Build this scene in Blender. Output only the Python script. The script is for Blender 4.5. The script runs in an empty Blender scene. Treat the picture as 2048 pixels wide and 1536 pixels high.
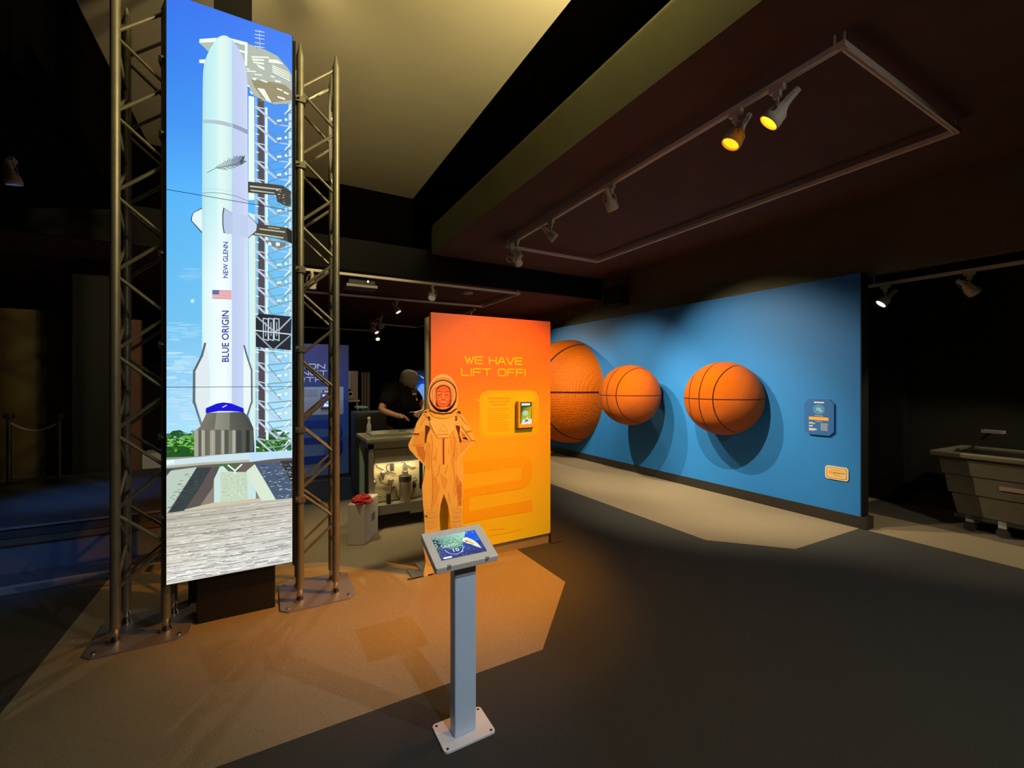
import bpy, math, random
from mathutils import Vector, Matrix, Quaternion
random.seed(7)
R = math.radians
col = bpy.context.scene.collection
scn = bpy.context.scene

# ---------------------------------------------------------------- camera, world, exposure
YAW = R(29.3)
cam_d = bpy.data.cameras.new('camera')
cam = bpy.data.objects.new('camera', cam_d); col.objects.link(cam)
cam.location = (0, 0, 1.6)
cam.rotation_euler = (R(90), 0, -YAW)
cam_d.sensor_width = 36.0
cam_d.lens = 870 / 2048 * 36
cam_d.shift_y = -6 / 2048
cam_d.clip_start = 0.05
scn.camera = cam
world = bpy.data.worlds.new('world'); scn.world = world
world.use_nodes = True
world.node_tree.nodes['Background'].inputs[0].default_value = (0.6, 0.65, 0.8, 1)
world.node_tree.nodes['Background'].inputs[1].default_value = 0.0
scn.view_settings.view_transform = 'Standard'
scn.view_settings.look = 'None'
scn.view_settings.gamma = 1
scn.view_settings.use_curve_mapping = False
scn.view_settings.exposure = 0.0
scn.cycles.max_bounces = 8
scn.cycles.sample_clamp_indirect = 3.0
scn.cycles.use_denoising = True

S, C = math.sin(YAW), math.cos(YAW)
def _ray(px, py):
    l = (px - 1024) / 870; u = (762 - py) / 870
    return l * C + S, -l * S + C, u
def on_y(px, py, Y):          # point of the plane y = Y
    r = _ray(px, py); t = Y / r[1]
    return Vector((r[0] * t, Y, 1.6 + r[2] * t))
def on_x(px, py, X):
    r = _ray(px, py); t = X / r[0]
    return Vector((X, r[1] * t, 1.6 + r[2] * t))
def on_z(px, py, Z):
    r = _ray(px, py); t = (Z - 1.6) / r[2]
    return Vector((r[0] * t, r[1] * t, Z))

# ---------------------------------------------------------------- helpers
def lin(c):
    c = [x / 255 for x in c[:3]]
    return tuple(x / 12.92 if x <= .04045 else ((x + .055) / 1.055) ** 2.4 for x in c) + (1,)

def mat(name, rgb, rough=.6, metal=0, spec=.5, bump=0, bscale=200, noise=0, emit=None, estr=1, var=None):
    m = bpy.data.materials.new(name); m.use_nodes = True
    nt = m.node_tree; b = nt.nodes['Principled BSDF']
    b.inputs['Base Color'].default_value = tuple(rgb) + (1,) if len(rgb) == 3 else rgb
    b.inputs['Roughness'].default_value = rough
    b.inputs['Metallic'].default_value = metal
    b.inputs['Specular IOR Level'].default_value = spec
    if emit:
        b.inputs['Emission Color'].default_value = tuple(emit) + (1,)
        b.inputs['Emission Strength'].default_value = estr
    tc = nt.nodes.new('ShaderNodeTexCoord')
    if bump:
        n = nt.nodes.new('ShaderNodeTexNoise'); n.inputs['Scale'].default_value = bscale
        n.inputs['Detail'].default_value = 3
        bp = nt.nodes.new('ShaderNodeBump'); bp.inputs['Strength'].default_value = bump
        bp.inputs['Distance'].default_value = .01
        nt.links.new(tc.outputs['Object'], n.inputs['Vector'])
        nt.links.new(n.outputs['Fac'], bp.inputs['Height'])
        nt.links.new(bp.outputs['Normal'], b.inputs['Normal'])
    if noise or var:
        n = nt.nodes.new('ShaderNodeTexNoise'); n.inputs['Scale'].default_value = var or 60
        n.inputs['Detail'].default_value = 6
        r = nt.nodes.new('ShaderNodeMapRange')
        r.inputs['From Min'].default_value = .3; r.inputs['From Max'].default_value = .7
        r.inputs['To Min'].default_value = 1 - noise; r.inputs['To Max'].default_value = 1 + noise
        mx = nt.nodes.new('ShaderNodeVectorMath'); mx.operation = 'SCALE'
        mx.inputs[0].default_value = rgb[:3]
        nt.links.new(tc.outputs['Object'], n.inputs['Vector'])
        nt.links.new(n.outputs['Fac'], r.inputs['Value'])
        nt.links.new(r.outputs['Result'], mx.inputs['Scale'])
        nt.links.new(mx.outputs['Vector'], b.inputs['Base Color'])
    return m

def attr_mat(name, emit=0, rough=.5, spec=.3, gain=1.0):
    m = bpy.data.materials.new(name); m.use_nodes = True
    nt = m.node_tree; b = nt.nodes['Principled BSDF']
    a = nt.nodes.new('ShaderNodeVertexColor'); a.layer_name = 'Col'
    b.inputs['Roughness'].default_value = rough
    b.inputs['Specular IOR Level'].default_value = spec
    if emit:
        b.inputs['Base Color'].default_value = (.01, .01, .01, 1)
        nt.links.new(a.outputs['Color'], b.inputs['Emission Color'])
        b.inputs['Emission Strength'].default_value = emit
    else:
        nt.links.new(a.outputs['Color'], b.inputs['Base Color'])
    return m

def wloc(o):
    v = Vector((0, 0, 0))
    while o is not None:
        v += o.location; o = o.parent
    return v

class MB:
    def __init__(s): s.v = []; s.f = []; s.c = []; s.colored = False
    def add(s, vs, fs, cs=None):
        k = len(s.v); s.v += [tuple(p) for p in vs]
        for i, f in enumerate(fs):
            s.f.append(tuple(k + j for j in f))
            if cs is not None:
                s.colored = True
                c = cs[i]
                s.c.append(c if isinstance(c, list) else [c] * len(f))
            else: s.c.append([(1, 1, 1, 1)] * len(f))
        return s
    def box(s, x0, x1, y0, y1, z0, z1, M=None):
        vs = [Vector((x, y, z)) for x in (x0, x1) for y in (y0, y1) for z in (z0, z1)]
        if M: vs = [M @ p for p in vs]
        return s.add(vs, [(0, 1, 3, 2), (4, 6, 7, 5), (0, 4, 5, 1), (2, 3, 7, 6), (0, 2, 6, 4), (1, 5, 7, 3)])
    def tube(s, pts, r, n=10, caps=True):
        pts = [Vector(p) for p in pts]; rings = []
        rr = r if isinstance(r, (list, tuple)) else [r] * len(pts)
        up = None
        for i, p in enumerate(pts):
            a = pts[max(i - 1, 0)]; b = pts[min(i + 1, len(pts) - 1)]
            t = (b - a).normalized()
            if up is None: up = t.orthogonal().normalized()
            up = (up - t * up.dot(t)).normalized(); w = t.cross(up)
            rings.append([p + (up * math.cos(2 * math.pi * k / n) + w * math.sin(2 * math.pi * k / n)) * rr[i] for k in range(n)])
        vs = [q for g in rings for q in g]; fs = []
        for i in range(len(pts) - 1):
            for k in range(n):
                fs.append((i * n + k, i * n + (k + 1) % n, (i + 1) * n + (k + 1) % n, (i + 1) * n + k))
        if caps:
            fs.append(tuple(range(n))[::-1]); fs.append(tuple((len(pts) - 1) * n + k for k in range(n)))
        return s.add(vs, fs)
    def lathe(s, prof, n=24, M=None, o=(0, 0, 0)):
        vs = []
        for r, z in prof:
            for k in range(n):
                a = 2 * math.pi * k / n
                p = Vector((o[0] + r * math.cos(a), o[1] + r * math.sin(a), o[2] + z))
                vs.append(M @ p if M else p)
        fs = []
        for i in range(len(prof) - 1):
            for k in range(n):
                fs.append((i * n + k, i * n + (k + 1) % n, (i + 1) * n + (k + 1) % n, (i + 1) * n + k))
        fs.append(tuple(range(n))[::-1]); fs.append(tuple((len(prof) - 1) * n + k for k in range(n)))
        return s.add(vs, fs)
    def prism(s, pts, f):          # pts 2-D; f(a, b, t) -> point, t in 0/1
        n = len(pts)
        vs = [f(a, b, 0) for a, b in pts] + [f(a, b, 1) for a, b in pts]
        fs = [tuple(range(n))[::-1], tuple(range(n, 2 * n))]
        fs += [(i, (i + 1) % n, n + (i + 1) % n, n + i) for i in range(n)]
        return s.add(vs, fs)
    def poly(s, pts, c):
        return s.add(pts, [tuple(range(len(pts)))], [c])
    def build(s, name, m, parent=None, local=False, smooth=False, bevel=0, seg=2):
        me = bpy.data.meshes.new(name)
        L = Vector((0, 0, 0)) if (local or parent is None) else wloc(parent)
        me.from_pydata([tuple(Vector(p) - L) for p in s.v], [], s.f)
        if s.colored:
            ca = me.color_attributes.new('Col', 'FLOAT_COLOR', 'CORNER')
            i = 0
            for cs in s.c:
                for c in cs:
                    ca.data[i].color = c; i += 1
        me.materials.append(m)
        if smooth:
            for p in me.polygons: p.use_smooth = True
            try: me.set_sharp_from_angle(angle=R(40))
            except Exception: pass
        me.update()
        o = bpy.data.objects.new(name, me); col.objects.link(o)
        if parent is not None: o.parent = parent
        if bevel:
            b = o.modifiers.new('bevel', 'BEVEL'); b.width = bevel; b.segments = seg; b.limit_method = 'ANGLE'
        return o

def tag(o, label=None, cat=None, group=None, kind=None):
    if label: o['label'] = label
    if cat: o['category'] = cat
    if group: o['group'] = group
    if kind: o['kind'] = kind
    return o
def thing(name, label, cat, loc=(0, 0, 0), group=None, rz=0):
    o = bpy.data.objects.new(name, None); col.objects.link(o)
    o.location = loc; o.rotation_euler = (0, 0, rz); o.empty_display_size = .1
    return tag(o, label, cat, group)
def struct(name, mb, m, **k):
    return tag(mb.build(name, m, **k), kind='structure')

# flat drawing on a plane: P(px, py, layer) -> point
class Draw:
    def __init__(s, P): s.P = P; s.mb = MB(); s.k = 0; s.d = 0.00015; s.step = 0
    def nxt(s, n=1): s.k += n; return s
    def poly(s, pts, c):
        c = [lin(x) for x in c] if isinstance(c, list) else lin(c)
        s.mb.poly([s.P(a, b, s.k * s.d) for a, b in pts], c); return s
    def line(s, pts, w, c):
        for (x0, y0), (x1, y1) in zip(pts[:-1], pts[1:]):
            s.k += s.step
            L = math.hypot(x1 - x0, y1 - y0) or 1
            ux, uy = (x1 - x0) / L * w / 2, (y1 - y0) / L * w / 2
            s.poly([(x0 - ux - uy, y0 - uy + ux), (x1 + ux - uy, y1 + uy + ux), (x1 + ux + uy, y1 + uy - ux), (x0 - ux + uy, y0 - uy - ux)], c)
        return s
    def ell(s, cx, cy, rx, ry, c, n=28, a0=0, a1=360):
        return s.poly([(cx + rx * math.cos(R(a0 + (a1 - a0) * i / n)), cy + ry * math.sin(R(a0 + (a1 - a0) * i / n))) for i in range(n)], c)
    def ring(s, cx, cy, rx, ry, w, c, n=28, a0=0, a1=360):
        P_ = [(cx + rx * math.cos(R(a0 + (a1 - a0) * i / n)), cy + ry * math.sin(R(a0 + (a1 - a0) * i / n))) for i in range(n + 1)]
        return s.line(P_, w, c)
    def blob(s, cx, cy, rx, ry, c, n=9, j=.35):
        return s.poly([(cx + rx * (1 + random.uniform(-j, j)) * math.cos(2 * math.pi * i / n), cy + ry * (1 + random.uniform(-j, j)) * math.sin(2 * math.pi * i / n)) for i in range(n)], c)

GL = {
 'W': (1.6, [[(0, 1), (.42, 0), (.8, .8), (1.18, 0), (1.6, 1)]]),
 'E': (1.4, [[(1.4, 1), (.12, 1), (0, .88), (0, .12), (.12, 0), (1.4, 0)], [(0, .5), (1.3, .5)]]),
 'H': (1.4, [[(0, 1), (0, 0)], [(1.4, 1), (1.4, 0)], [(0, .5), (1.4, .5)]]),
 'A': (1.5, [[(0, 0), (.65, 1), (.85, 1), (1.5, 0)], [(.25, .33), (1.25, .33)]]),
 'V': (1.5, [[(0, 1), (.65, 0), (.85, 0), (1.5, 1)]]),
 'L': (1.3, [[(0, 1), (0, .1), (.1, 0), (1.3, 0)]]),
 'I': (0.0, [[(0, 1), (0, 0)]]),
 'F': (1.35, [[(1.35, 1), (.12, 1), (0, .88), (0, 0)], [(0, .5), (1.2, .5)]]),
 'T': (1.4, [[(0, 1), (1.4, 1)], [(.7, 1), (.7, 0)]]),
 'O': (1.4, [[(.18, 1), (1.22, 1), (1.4, .82), (1.4, .18), (1.22, 0), (.18, 0), (0, .18), (0, .82), (.18, 1)]]),
 'S': (1.4, [[(1.4, 1), (.15, 1), (0, .85), (0, .65), (.15, .52), (1.25, .48), (1.4, .35), (1.4, .15), (1.25, 0), (0, 0)]]),
 'N': (1.4, [[(0, 0), (0, 1), (1.4, 0), (1.4, 1)]]),
 'P': (1.4, [[(0, 0), (0, 1), (1.25, 1), (1.4, .85), (1.4, .5), (1.25, .36), (0, .36)]]),
 'R': (1.4, [[(0, 0), (0, 1), (1.25, 1), (1.4, .85), (1.4, .5), (1.25, .36), (0, .36)], [(.9, .36), (1.4, 0)]]),
 'M': (1.6, [[(0, 0), (0, 1), (.8, .25), (1.6, 1), (1.6, 0)]]),
 '!': (0.0, [[(0, 1), (0, .3)], [(0, .1), (0, 0)]]),
 ' ': (.7, []),
}
def wide_text(d, txt, cx, y, h, sx, w, c, gap=.38):
    W_ = sum(GL[ch][0] for ch in txt) + gap * (len(txt) - 1)
    x = cx - W_ * h * sx / 2
    for ch in txt:
        for st in GL[ch][1]:
            d.line([(x + a * h * sx, y + b * h) for a, b in st], w, c)
        x += (GL[ch][0] + gap) * h * sx

def font_faces(txt, bold=.012):               # built-in font outlines as triangles, unit width box
    cu = bpy.data.curves.new('t', 'FONT'); cu.body = txt; cu.resolution_u = 3; cu.offset = bold
    o = bpy.data.objects.new('t', cu); col.objects.link(o)
    bpy.context.view_layer.update()
    me = bpy.data.meshes.new_from_object(o.evaluated_get(bpy.context.evaluated_depsgraph_get()))
    vs = [v.co.copy() for v in me.vertices]; fs = [tuple(p.vertices) for p in me.polygons]
    bpy.data.objects.remove(o); bpy.data.curves.remove(cu)
    x0 = min(v.x for v in vs); x1 = max(v.x for v in vs); y0 = min(v.y for v in vs); y1 = max(v.y for v in vs)
    return [((v.x - x0) / (x1 - x0), (v.y - y0) / (y1 - y0)) for v in vs], fs
def draw_text(d, txt, f, c):       # f(u, v) -> drawing coords
    vs, fs = font_faces(txt)
    P_ = [f(u, v) for u, v in vs]
    c = lin(c)
    d.mb.add([d.P(a, b, d.k * d.d) for a, b in P_], fs, [c] * len(fs))

# ---------------------------------------------------------------- materials
M = {}
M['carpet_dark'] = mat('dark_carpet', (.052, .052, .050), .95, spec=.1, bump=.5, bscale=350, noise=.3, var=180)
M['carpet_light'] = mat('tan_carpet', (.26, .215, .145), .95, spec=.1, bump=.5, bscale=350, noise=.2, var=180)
M['cream'] = mat('cream_ceiling_paint', (.62, .57, .42), .8, spec=.2, noise=.03, var=2)
M['black'] = mat('black_paint', (.006, .006, .006), .8, spec=.2)
M['plenum'] = mat('plenum_black', (.002, .002, .002), 1, spec=0)
M['olive'] = mat('olive_fascia_paint', (.11, .115, .068), .85, spec=.2, noise=.05, var=3)
M['brown'] = mat('brown_ceiling_paint', (.12, .075, .058), .85, spec=.2, noise=.08, var=3)
M['darkwall'] = mat('dark_wall_paint', (.15, .14, .09), .8, spec=.2, noise=.1, var=2)
M['bluewall'] = mat('blue_wall_paint', (.020, .185, .58), .55, spec=.3, bump=.04, bscale=120)
M['base'] = mat('baseboard_black', (.018, .016, .014), .5)
M['redbase'] = mat('maroon_base', (.10, .02, .02), .6)
M['track'] = mat('track_white', (.90, .84, .74), .5)
M['lampbody'] = mat('lamp_beige', (.78, .71, .60), .5)
M['alu'] = mat('truss_aluminium', (.21, .20, .155), .45, metal=.5, bump=.03, bscale=60, noise=.12, var=12)
M['chrome'] = mat('connector_steel', (.7, .65, .6), .2, metal=1)
M['plate'] = mat('floor_plate_steel', (.30, .29, .33), .4, metal=.6)
M['blackbox'] = mat('black_cabinet', (.006, .006, .007), .5)
M['bezel'] = mat('display_bezel', (.01, .01, .012), .35)
M['kiosk'] = mat('kiosk_grey_enamel', (.74, .74, .76), .45, bump=.02, bscale=400)
M['kioskhead'] = mat('kiosk_head_enamel', (.90, .82, .70), .5, bump=.02, bscale=400)
M['screw'] = mat('black_screw', (.01, .01, .01), .5)
M['creamside'] = mat('panel_side_cream', (.70, .66, .50), .6)
M['bin'] = mat('grey_bin_plastic', (.085, .075, .05), .65, bump=.15, bscale=60, noise=.1, var=10)
M['binrim'] = mat('grey_bin_rim', (.12, .11, .075), .5)
M['wheel'] = mat('caster_rubber', (.02, .02, .02), .6)
M['castor'] = mat('caster_core', (.35, .34, .3), .5)
M['label'] = mat('paper_label', (.55, .50, .42), .6)
M['labelred'] = mat('label_red', (.5, .15, .08), .6)
M['alu2'] = mat('bench_extrusion', (.26, .26, .22), .4, metal=.4)
M['benchgreen'] = mat('bench_edge_green', (.25, .40, .33), .45)
M['board'] = mat('tan_board', (.50, .44, .26), .6)
M['bench_top'] = mat('bench_top', (.22, .21, .15), .45)
M['steel'] = mat('steel_can', (.45, .40, .36), .3, metal=.9)
M['rubber'] = mat('black_rubber', (.015, .015, .015), .5)
M['white'] = mat('white_card', (.52, .50, .47), .7)
M['red'] = mat('red_cloth', (.55, .03, .02), .7)
M['skin'] = mat('skin', (.42, .20, .13), .55)
M['shirt'] = mat('black_polo', (.006, .006, .008), .95, spec=.1)
M['beanie'] = mat('grey_knit', (.22, .20, .16), .95, bump=.6, bscale=90)
M['trouser'] = mat('dark_trousers', (.01, .01, .014), .85)
M['stage'] = mat('stage_dark_laminate', (.055, .058, .07), .4)
M['stagefront'] = mat('stage_front_laminate', (.13, .15, .20), .35)
M['trim'] = mat('grey_metal_trim', (.20, .20, .21), .4)
M['amber'] = mat('amber_wall', (.10, .075, .03), .7)
M['wood'] = mat('red_wood', (.12, .055, .035), .5, noise=.2, var=12)
M['rope'] = mat('rope', (.25, .20, .13), .8)
M['paint'] = attr_mat('printed_graphic', 0, .5, .3)
M['screen'] = attr_mat('display_picture', 1.03)
M['screen_dim'] = attr_mat('small_display_picture', .9)

# ---------------------------------------------------------------- setting
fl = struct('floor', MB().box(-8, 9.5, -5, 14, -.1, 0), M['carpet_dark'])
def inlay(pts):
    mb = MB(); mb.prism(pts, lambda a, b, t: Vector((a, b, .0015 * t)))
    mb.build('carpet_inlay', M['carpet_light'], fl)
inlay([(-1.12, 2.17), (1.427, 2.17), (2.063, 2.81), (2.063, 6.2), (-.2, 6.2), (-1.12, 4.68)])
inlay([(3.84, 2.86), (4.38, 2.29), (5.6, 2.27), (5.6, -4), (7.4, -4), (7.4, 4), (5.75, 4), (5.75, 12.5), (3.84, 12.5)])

struct('ceiling', MB().box(2.27, 5.9, -5, 6.65, 3.6, 3.66), M['brown'])
struct('ceiling_cream', MB().box(-1.45, 2.29, -5, 7.8, 4.9, 4.96), M['cream'])
struct('ceiling_plenum', MB().box(2.29, 5.9, -5, 7.8, 5.5, 5.56), M['plenum'])
struct('ceiling_lower', MB().box(-8, 5.9, 6.66, 14, 3.2, 3.25), M['brown'])
struct('trim_6', MB().box(-8, 5.76, 6.62, 6.66, 3.2, 3.66), M['black'])
struct('ceiling_left', MB().box(-8, -1.45, -5, 6.65, 3.6, 3.66), M['black'])
mb = MB()
prof = [(2.264, 3.598), (2.264, 3.7), (2.27, 4.02)] + [(2.27 + .1 * (1 - math.cos(R(a))), 4.02 + .1 * math.sin(R(a))) for a in range(10, 91, 10)] + [(2.45, 4.12), (2.45, 3.665), (2.2695, 3.665), (2.2695, 3.598)]
mb.prism(prof, lambda a, b, t: Vector((a, -5 + 11.65 * t, b)))
struct('trim_1', mb, M['olive'], smooth=True)
struct('trim_2', MB().box(-1.5, -1.45, -5, 7.75, 3.6, 4.9), M['plenum'])
struct('trim_3', MB().box(-1.5, 2.29, 7.75, 7.85, 3.25, 4.9), M['plenum'])
struct('wall_back', MB().box(-8, 9.5, 13, 13.1, 0, 3.2), M['black'])
struct('wall_left', MB().box(-7.1, -7, -5, 13, 0, 3.6), M['darkwall'])
struct('wall_front', MB().box(-8, 9.5, -5.1, -5, 0, 5.5), M['black'])
struct('wall_right', MB().box(5.76, 5.86, -5, 13, 2.76, 3.6).box(5.76, 5.86, 2.4, 13, 0, 2.76), M['darkwall'])
struct('wall_alcove', MB().box(7.42, 7.5, -5, 5, 0, 2.9).box(5.86, 7.42, 4, 4.1, 0, 2.9), mat('alcove_wall_paint', (.022, .022, .017), .85, spec=.1))
struct('ceiling_alcove', MB().box(5.86, 7.42, -5, 4, 2.86, 2.92), M['black'])
struct('baseboard_alcove', MB().box(7.4, 7.42, -5, 2.44, .0, .16), M['redbase'])
struct('trim_4', MB().box(7.2, 7.42, 2.44, 3.9, 0, 2.86), M['black'])
# blue display wall
bw = thing('blue_display_wall', 'long blue freestanding wall carrying the three giant basketballs', 'display wall', (5.67, 6, 0))
MB().box(5.6, 5.745, 2.262, 12.3, .13, 2.775).build('wall_board', M['bluewall'], bw)
MB().box(5.59, 5.745, 2.2, 12.3, 0, .13).build('baseboard', M['base'], bw)
MB().box(5.602, 5.749, 2.25, 2.262, .13, 2.775).build('end_panel', M['black'], bw)

# ---------------------------------------------------------------- basketballs
def ball_mat(scale):
    m = bpy.data.materials.new('basketball_skin'); m.use_nodes = True
    nt = m.node_tree; N = nt.nodes; Lk = nt.links; b = N['Principled BSDF']
    b.inputs['Roughness'].default_value = .48; b.inputs['Specular IOR Level'].default_value = .18
    tc = N.new('ShaderNodeTexCoord'); sp = N.new('ShaderNodeSeparateXYZ')
    nrm = N.new('ShaderNodeVectorMath'); nrm.operation = 'NORMALIZE'
    Lk.new(tc.outputs['Object'], nrm.inputs[0]); Lk.new(nrm.outputs[0], sp.inputs[0])
    def mth(op, a, bb=None, v=None):
        n = N.new('ShaderNodeMath'); n.operation = op
        Lk.new(a, n.inputs[0])
        if bb is not None: Lk.new(bb, n.inputs[1])
        if v is not None: n.inputs[1].default_value = v
        return n.outputs[0]
    z = mth('ABSOLUTE', sp.outputs['Z']); y = mth('ABSOLUTE', sp.outputs['Y'])
    z2 = mth('MULTIPLY', z, z)
    loop = mth('ABSOLUTE', mth('SUBTRACT', mth('SUBTRACT', y, v=.36), mth('MULTIPLY', z2, v=.14)))
    d = mth('MINIMUM', mth('MINIMUM', z, y), loop)
    seam = N.new('ShaderNodeMapRange'); seam.inputs['From Min'].default_value = .010; seam.inputs['From Max'].default_value = .017
    Lk.new(d, seam.inputs['Value'])
    mx = N.new('ShaderNodeMix'); mx.data_type = 'RGBA'
    mx.inputs['A'].default_value = (.045, .008, .006, 1); mx.inputs['B'].default_value = (.60, .124, .0015, 1)
    Lk.new(seam.outputs[0], mx.inputs['Factor'])
    Lk.new(mx.outputs['Result'], b.inputs['Base Color'])
    vo = N.new('ShaderNodeTexVoronoi'); vo.inputs['Scale'].default_value = scale; vo.inputs['Randomness'].default_value = .25
    Lk.new(nrm.outputs[0], vo.inputs['Vector'])
    vm = mth('MULTIPLY', vo.outputs['Distance'], v=-.9)
    hs = N.new('ShaderNodeMath'); hs.operation = 'MULTIPLY'; hs.inputs[1].default_value = 2.0; Lk.new(seam.outputs[0], hs.inputs[0])
    ad = mth('ADD', hs.outputs[0], vm)
    bp = N.new('ShaderNodeBump'); bp.inputs['Strength'].default_value = .8; bp.inputs['Distance'].default_value = .02
    Lk.new(ad, bp.inputs['Height']); Lk.new(bp.outputs['Normal'], b.inputs['Normal'])
    return m
def ball(loc, r, label, scale, neck):
    t = thing('giant_basketball', label, 'basketball', loc, 'giant basketballs on the blue wall')
    n, k = 96, 64; vs = []; fs = []
    for i in range(k + 1):
        th = math.pi * i / k
        for j in range(n):
            ph = 2 * math.pi * j / n
            vs.append((r * math.cos(th), r * math.sin(th) * math.cos(ph), r * math.sin(th) * math.sin(ph)))
    for i in range(k):
        for j in range(n):
            fs.append((i * n + j, i * n + (j + 1) % n, (i + 1) * n + (j + 1) % n, (i + 1) * n + j))
    if neck < 0:                                   # dome cut by the wall plane
        cut = 5.6 - loc[0]
        vs = [(min(x, cut), y, z) for x, y, z in vs]
    mb = MB(); mb.add(vs, fs)
    mb.build('ball_shell', ball_mat(scale), t, local=True, smooth=True)
    if neck > 0:
        mb = MB(); mb.lathe([(.17, r * .8), (.17, neck)], 32, Matrix.Rotation(R(90), 4, 'Y'))
        mb.build('wall_mount', M['black'], t, local=True, smooth=True)
ball((5.35, 3.72, 1.367), .492, 'pebbled orange basketball on the blue wall, the one beside the blue sign', 66, -1)
ball((5.02, 5.12, 1.378), .478, 'smallest orange basketball in the middle of the blue wall on a stand-off mount', 66, .58)
ball((5.6, 7.47, 1.38), 1.09, 'largest orange basketball half sunk in the blue wall behind the orange panel', 34, -1)

# ---------------------------------------------------------------- signs on the blue wall
def wall_x(X):
    return lambda px, py, k: on_x(px, py, X) - Vector((.0005 + k, 0, 0))
def Pyz(X):                       # direct wall coordinates: a = -y (left to right seen), b = z
    return lambda a, b, k: Vector((X - k - .0004, -a, b))
t = thing('information_sign', 'blue octagonal sign with a planet picture on the blue wall', 'sign', (5.6, 2.66, .97))
y0, y1, z0, z1, c = 2.506, 2.816, .972, 1.391, .05
oct_ = [(-y1, z0 + c), (-y1 + c, z0), (-y0 - c, z0), (-y0, z0 + c), (-y0, z1 - c), (-y0 - c, z1), (-y1 + c, z1), (-y1, z1 - c)]
MB().prism(oct_, lambda a, b, t_: Vector((5.6 - .025 * t_, -a, b))).build('sign_board', mat('sign_blue', (.025, .13, .42), .4), t)
d = Draw(Pyz(5.575)); cx = -2.66
d.poly([(cx - .05, 1.345), (cx + .055, 1.345), (cx + .055, 1.357), (cx - .05, 1.357)], (235, 235, 235))
d.nxt(); d.ell(cx, 1.27, .062, .062, (66, 136, 206)); d.nxt(); d.blob(cx - .005, 1.275, .035, .02, (140, 180, 180)); d.blob(cx + .02, 1.25, .025, .012, (120, 190, 190))
d.nxt()
d.poly([(cx - .105, 1.147), (cx + .1, 1.147), (cx + .1, 1.18), (cx - .105, 1.18)], (250, 180, 80)); d.nxt()
for i in range(9): d.poly([(cx - .095 + i * .022, 1.158), (cx - .083 + i * .022, 1.158), (cx - .083 + i * .022, 1.168), (cx - .095 + i * .022, 1.168)], (214, 140, 40))
d.poly([(cx - .045, 1.193), (cx + .045, 1.193), (cx + .045, 1.198), (cx - .045, 1.198)], (230, 170, 100))
d.poly([(cx - .035, 1.128), (cx + .035, 1.128), (cx + .035, 1.133), (cx - .035, 1.133)], (230, 170, 100))
for i, (zz, w) in enumerate([(1.11, .045), (1.10, .07), (1.075, .045), (1.065, .035), (1.04, .08), (1.03, .085), (1.02, .06)]):
    d.poly([(cx - .105, zz), (cx - .105 + w, zz), (cx - .105 + w, zz + .006), (cx - .105, zz + .006)], (225, 225, 230))
for i in range(8):
    zz = 1.03 + i * .011; w = random.uniform(.06, .085)
    d.poly([(cx + .02, zz), (cx + .02 + w, zz), (cx + .02 + w, zz + .004), (cx + .02, zz + .004)], (190, 195, 205))
d.mb.build('sign_print', M['paint'], t)
t = thing('sponsor_plaque', 'small cream plaque low on the blue wall near its end', 'plaque', (5.6, 2.49, .5))
def rrect(x0, x1, y0, y1, r, n=4):
    out = []
    for cx_, cy_, a in ((x1 - r, y0 + r, -90), (x1 - r, y1 - r, 0), (x0 + r, y1 - r, 90), (x0 + r, y0 + r, 180)):
        for i in range(n + 1):
            q = R(a + 90 * i / n); out.append((cx_ + r * math.cos(q), cy_ + r * math.sin(q)))
    return out
MB().prism(rrect(-2.6, -2.37, .485, .635, .03), lambda a, b, q: Vector((5.6 - .012 * q, -a, b))).build('plaque_board', mat('plaque_cream', (.72, .62, .45), .5), t)
d = Draw(Pyz(5.588))
d.poly(rrect(-2.585, -2.385, .497, .623, .022), (110, 80, 50)); d.nxt()
d.poly(rrect(-2.58, -2.39, .503, .618, .02), (225, 190, 120)); d.nxt()
d.ell(-2.548, .56, .016, .016, (225, 110, 40)); d.nxt(); d.ell(-2.548, .56, .007, .007, (240, 200, 120))
for zz, a, w, h in ((.59, -2.55, .11, .005), (.562, -2.525, .12, .009), (.55, -2.525, .07, .006), (.53, -2.52, .09, .004)):
    d.poly([(a, zz), (a + w, zz), (a + w, zz + h), (a, zz + h)], (150, 110, 70))
d.mb.build('plaque_print', M['paint'], t)

# ---------------------------------------------------------------- track lighting
LM = {}
def lamp_meshes():
    mb = MB().box(-.018, .018, -.045, .045, -.035, 0).box(-.015, .015, -.022, .022, -.075, -.03)
    LM['adapter'] = mb
    mb = MB().box(-.006, .006, -.008, .008, -.17, -.07)
    LM['arm'] = mb
    H_ = [(.014, .15), (.020, .148), (.021, .09), (.024, .06), (.036, .03), (.052, .012), (.056, 0), (.056, -.025), (.060, -.03), (.061, -.062), (.058, -.066), (.054, -.066), (.052, -.05)]
    LM['housing'] = MB().lathe(H_, 28)
    mb = MB(); mb.tube([(-.062, 0, -.01), (-.066, 0, .06), (-.04, 0, .12), (.04, 0, .12), (.066, 0, .06), (.062, 0, -.01)], .0035, 6)
    LM['yoke'] = mb
    LM['lens'] = MB().lathe([(.0, -.052), (.052, -.052), (.052, -.049), (.0, -.049)][:3], 24)
lamp_meshes()
M['lens_off'] = mat('lens_grey', (.3, .27, .22), .2)
LENS = {}
def lens_mat(c, s):
    k = (c, s)
    if k not in LENS: LENS[k] = mat('lens_glow', (.3, .3, .3), .3, emit=c, estr=s)
    return LENS[k]
cache = {}
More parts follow.
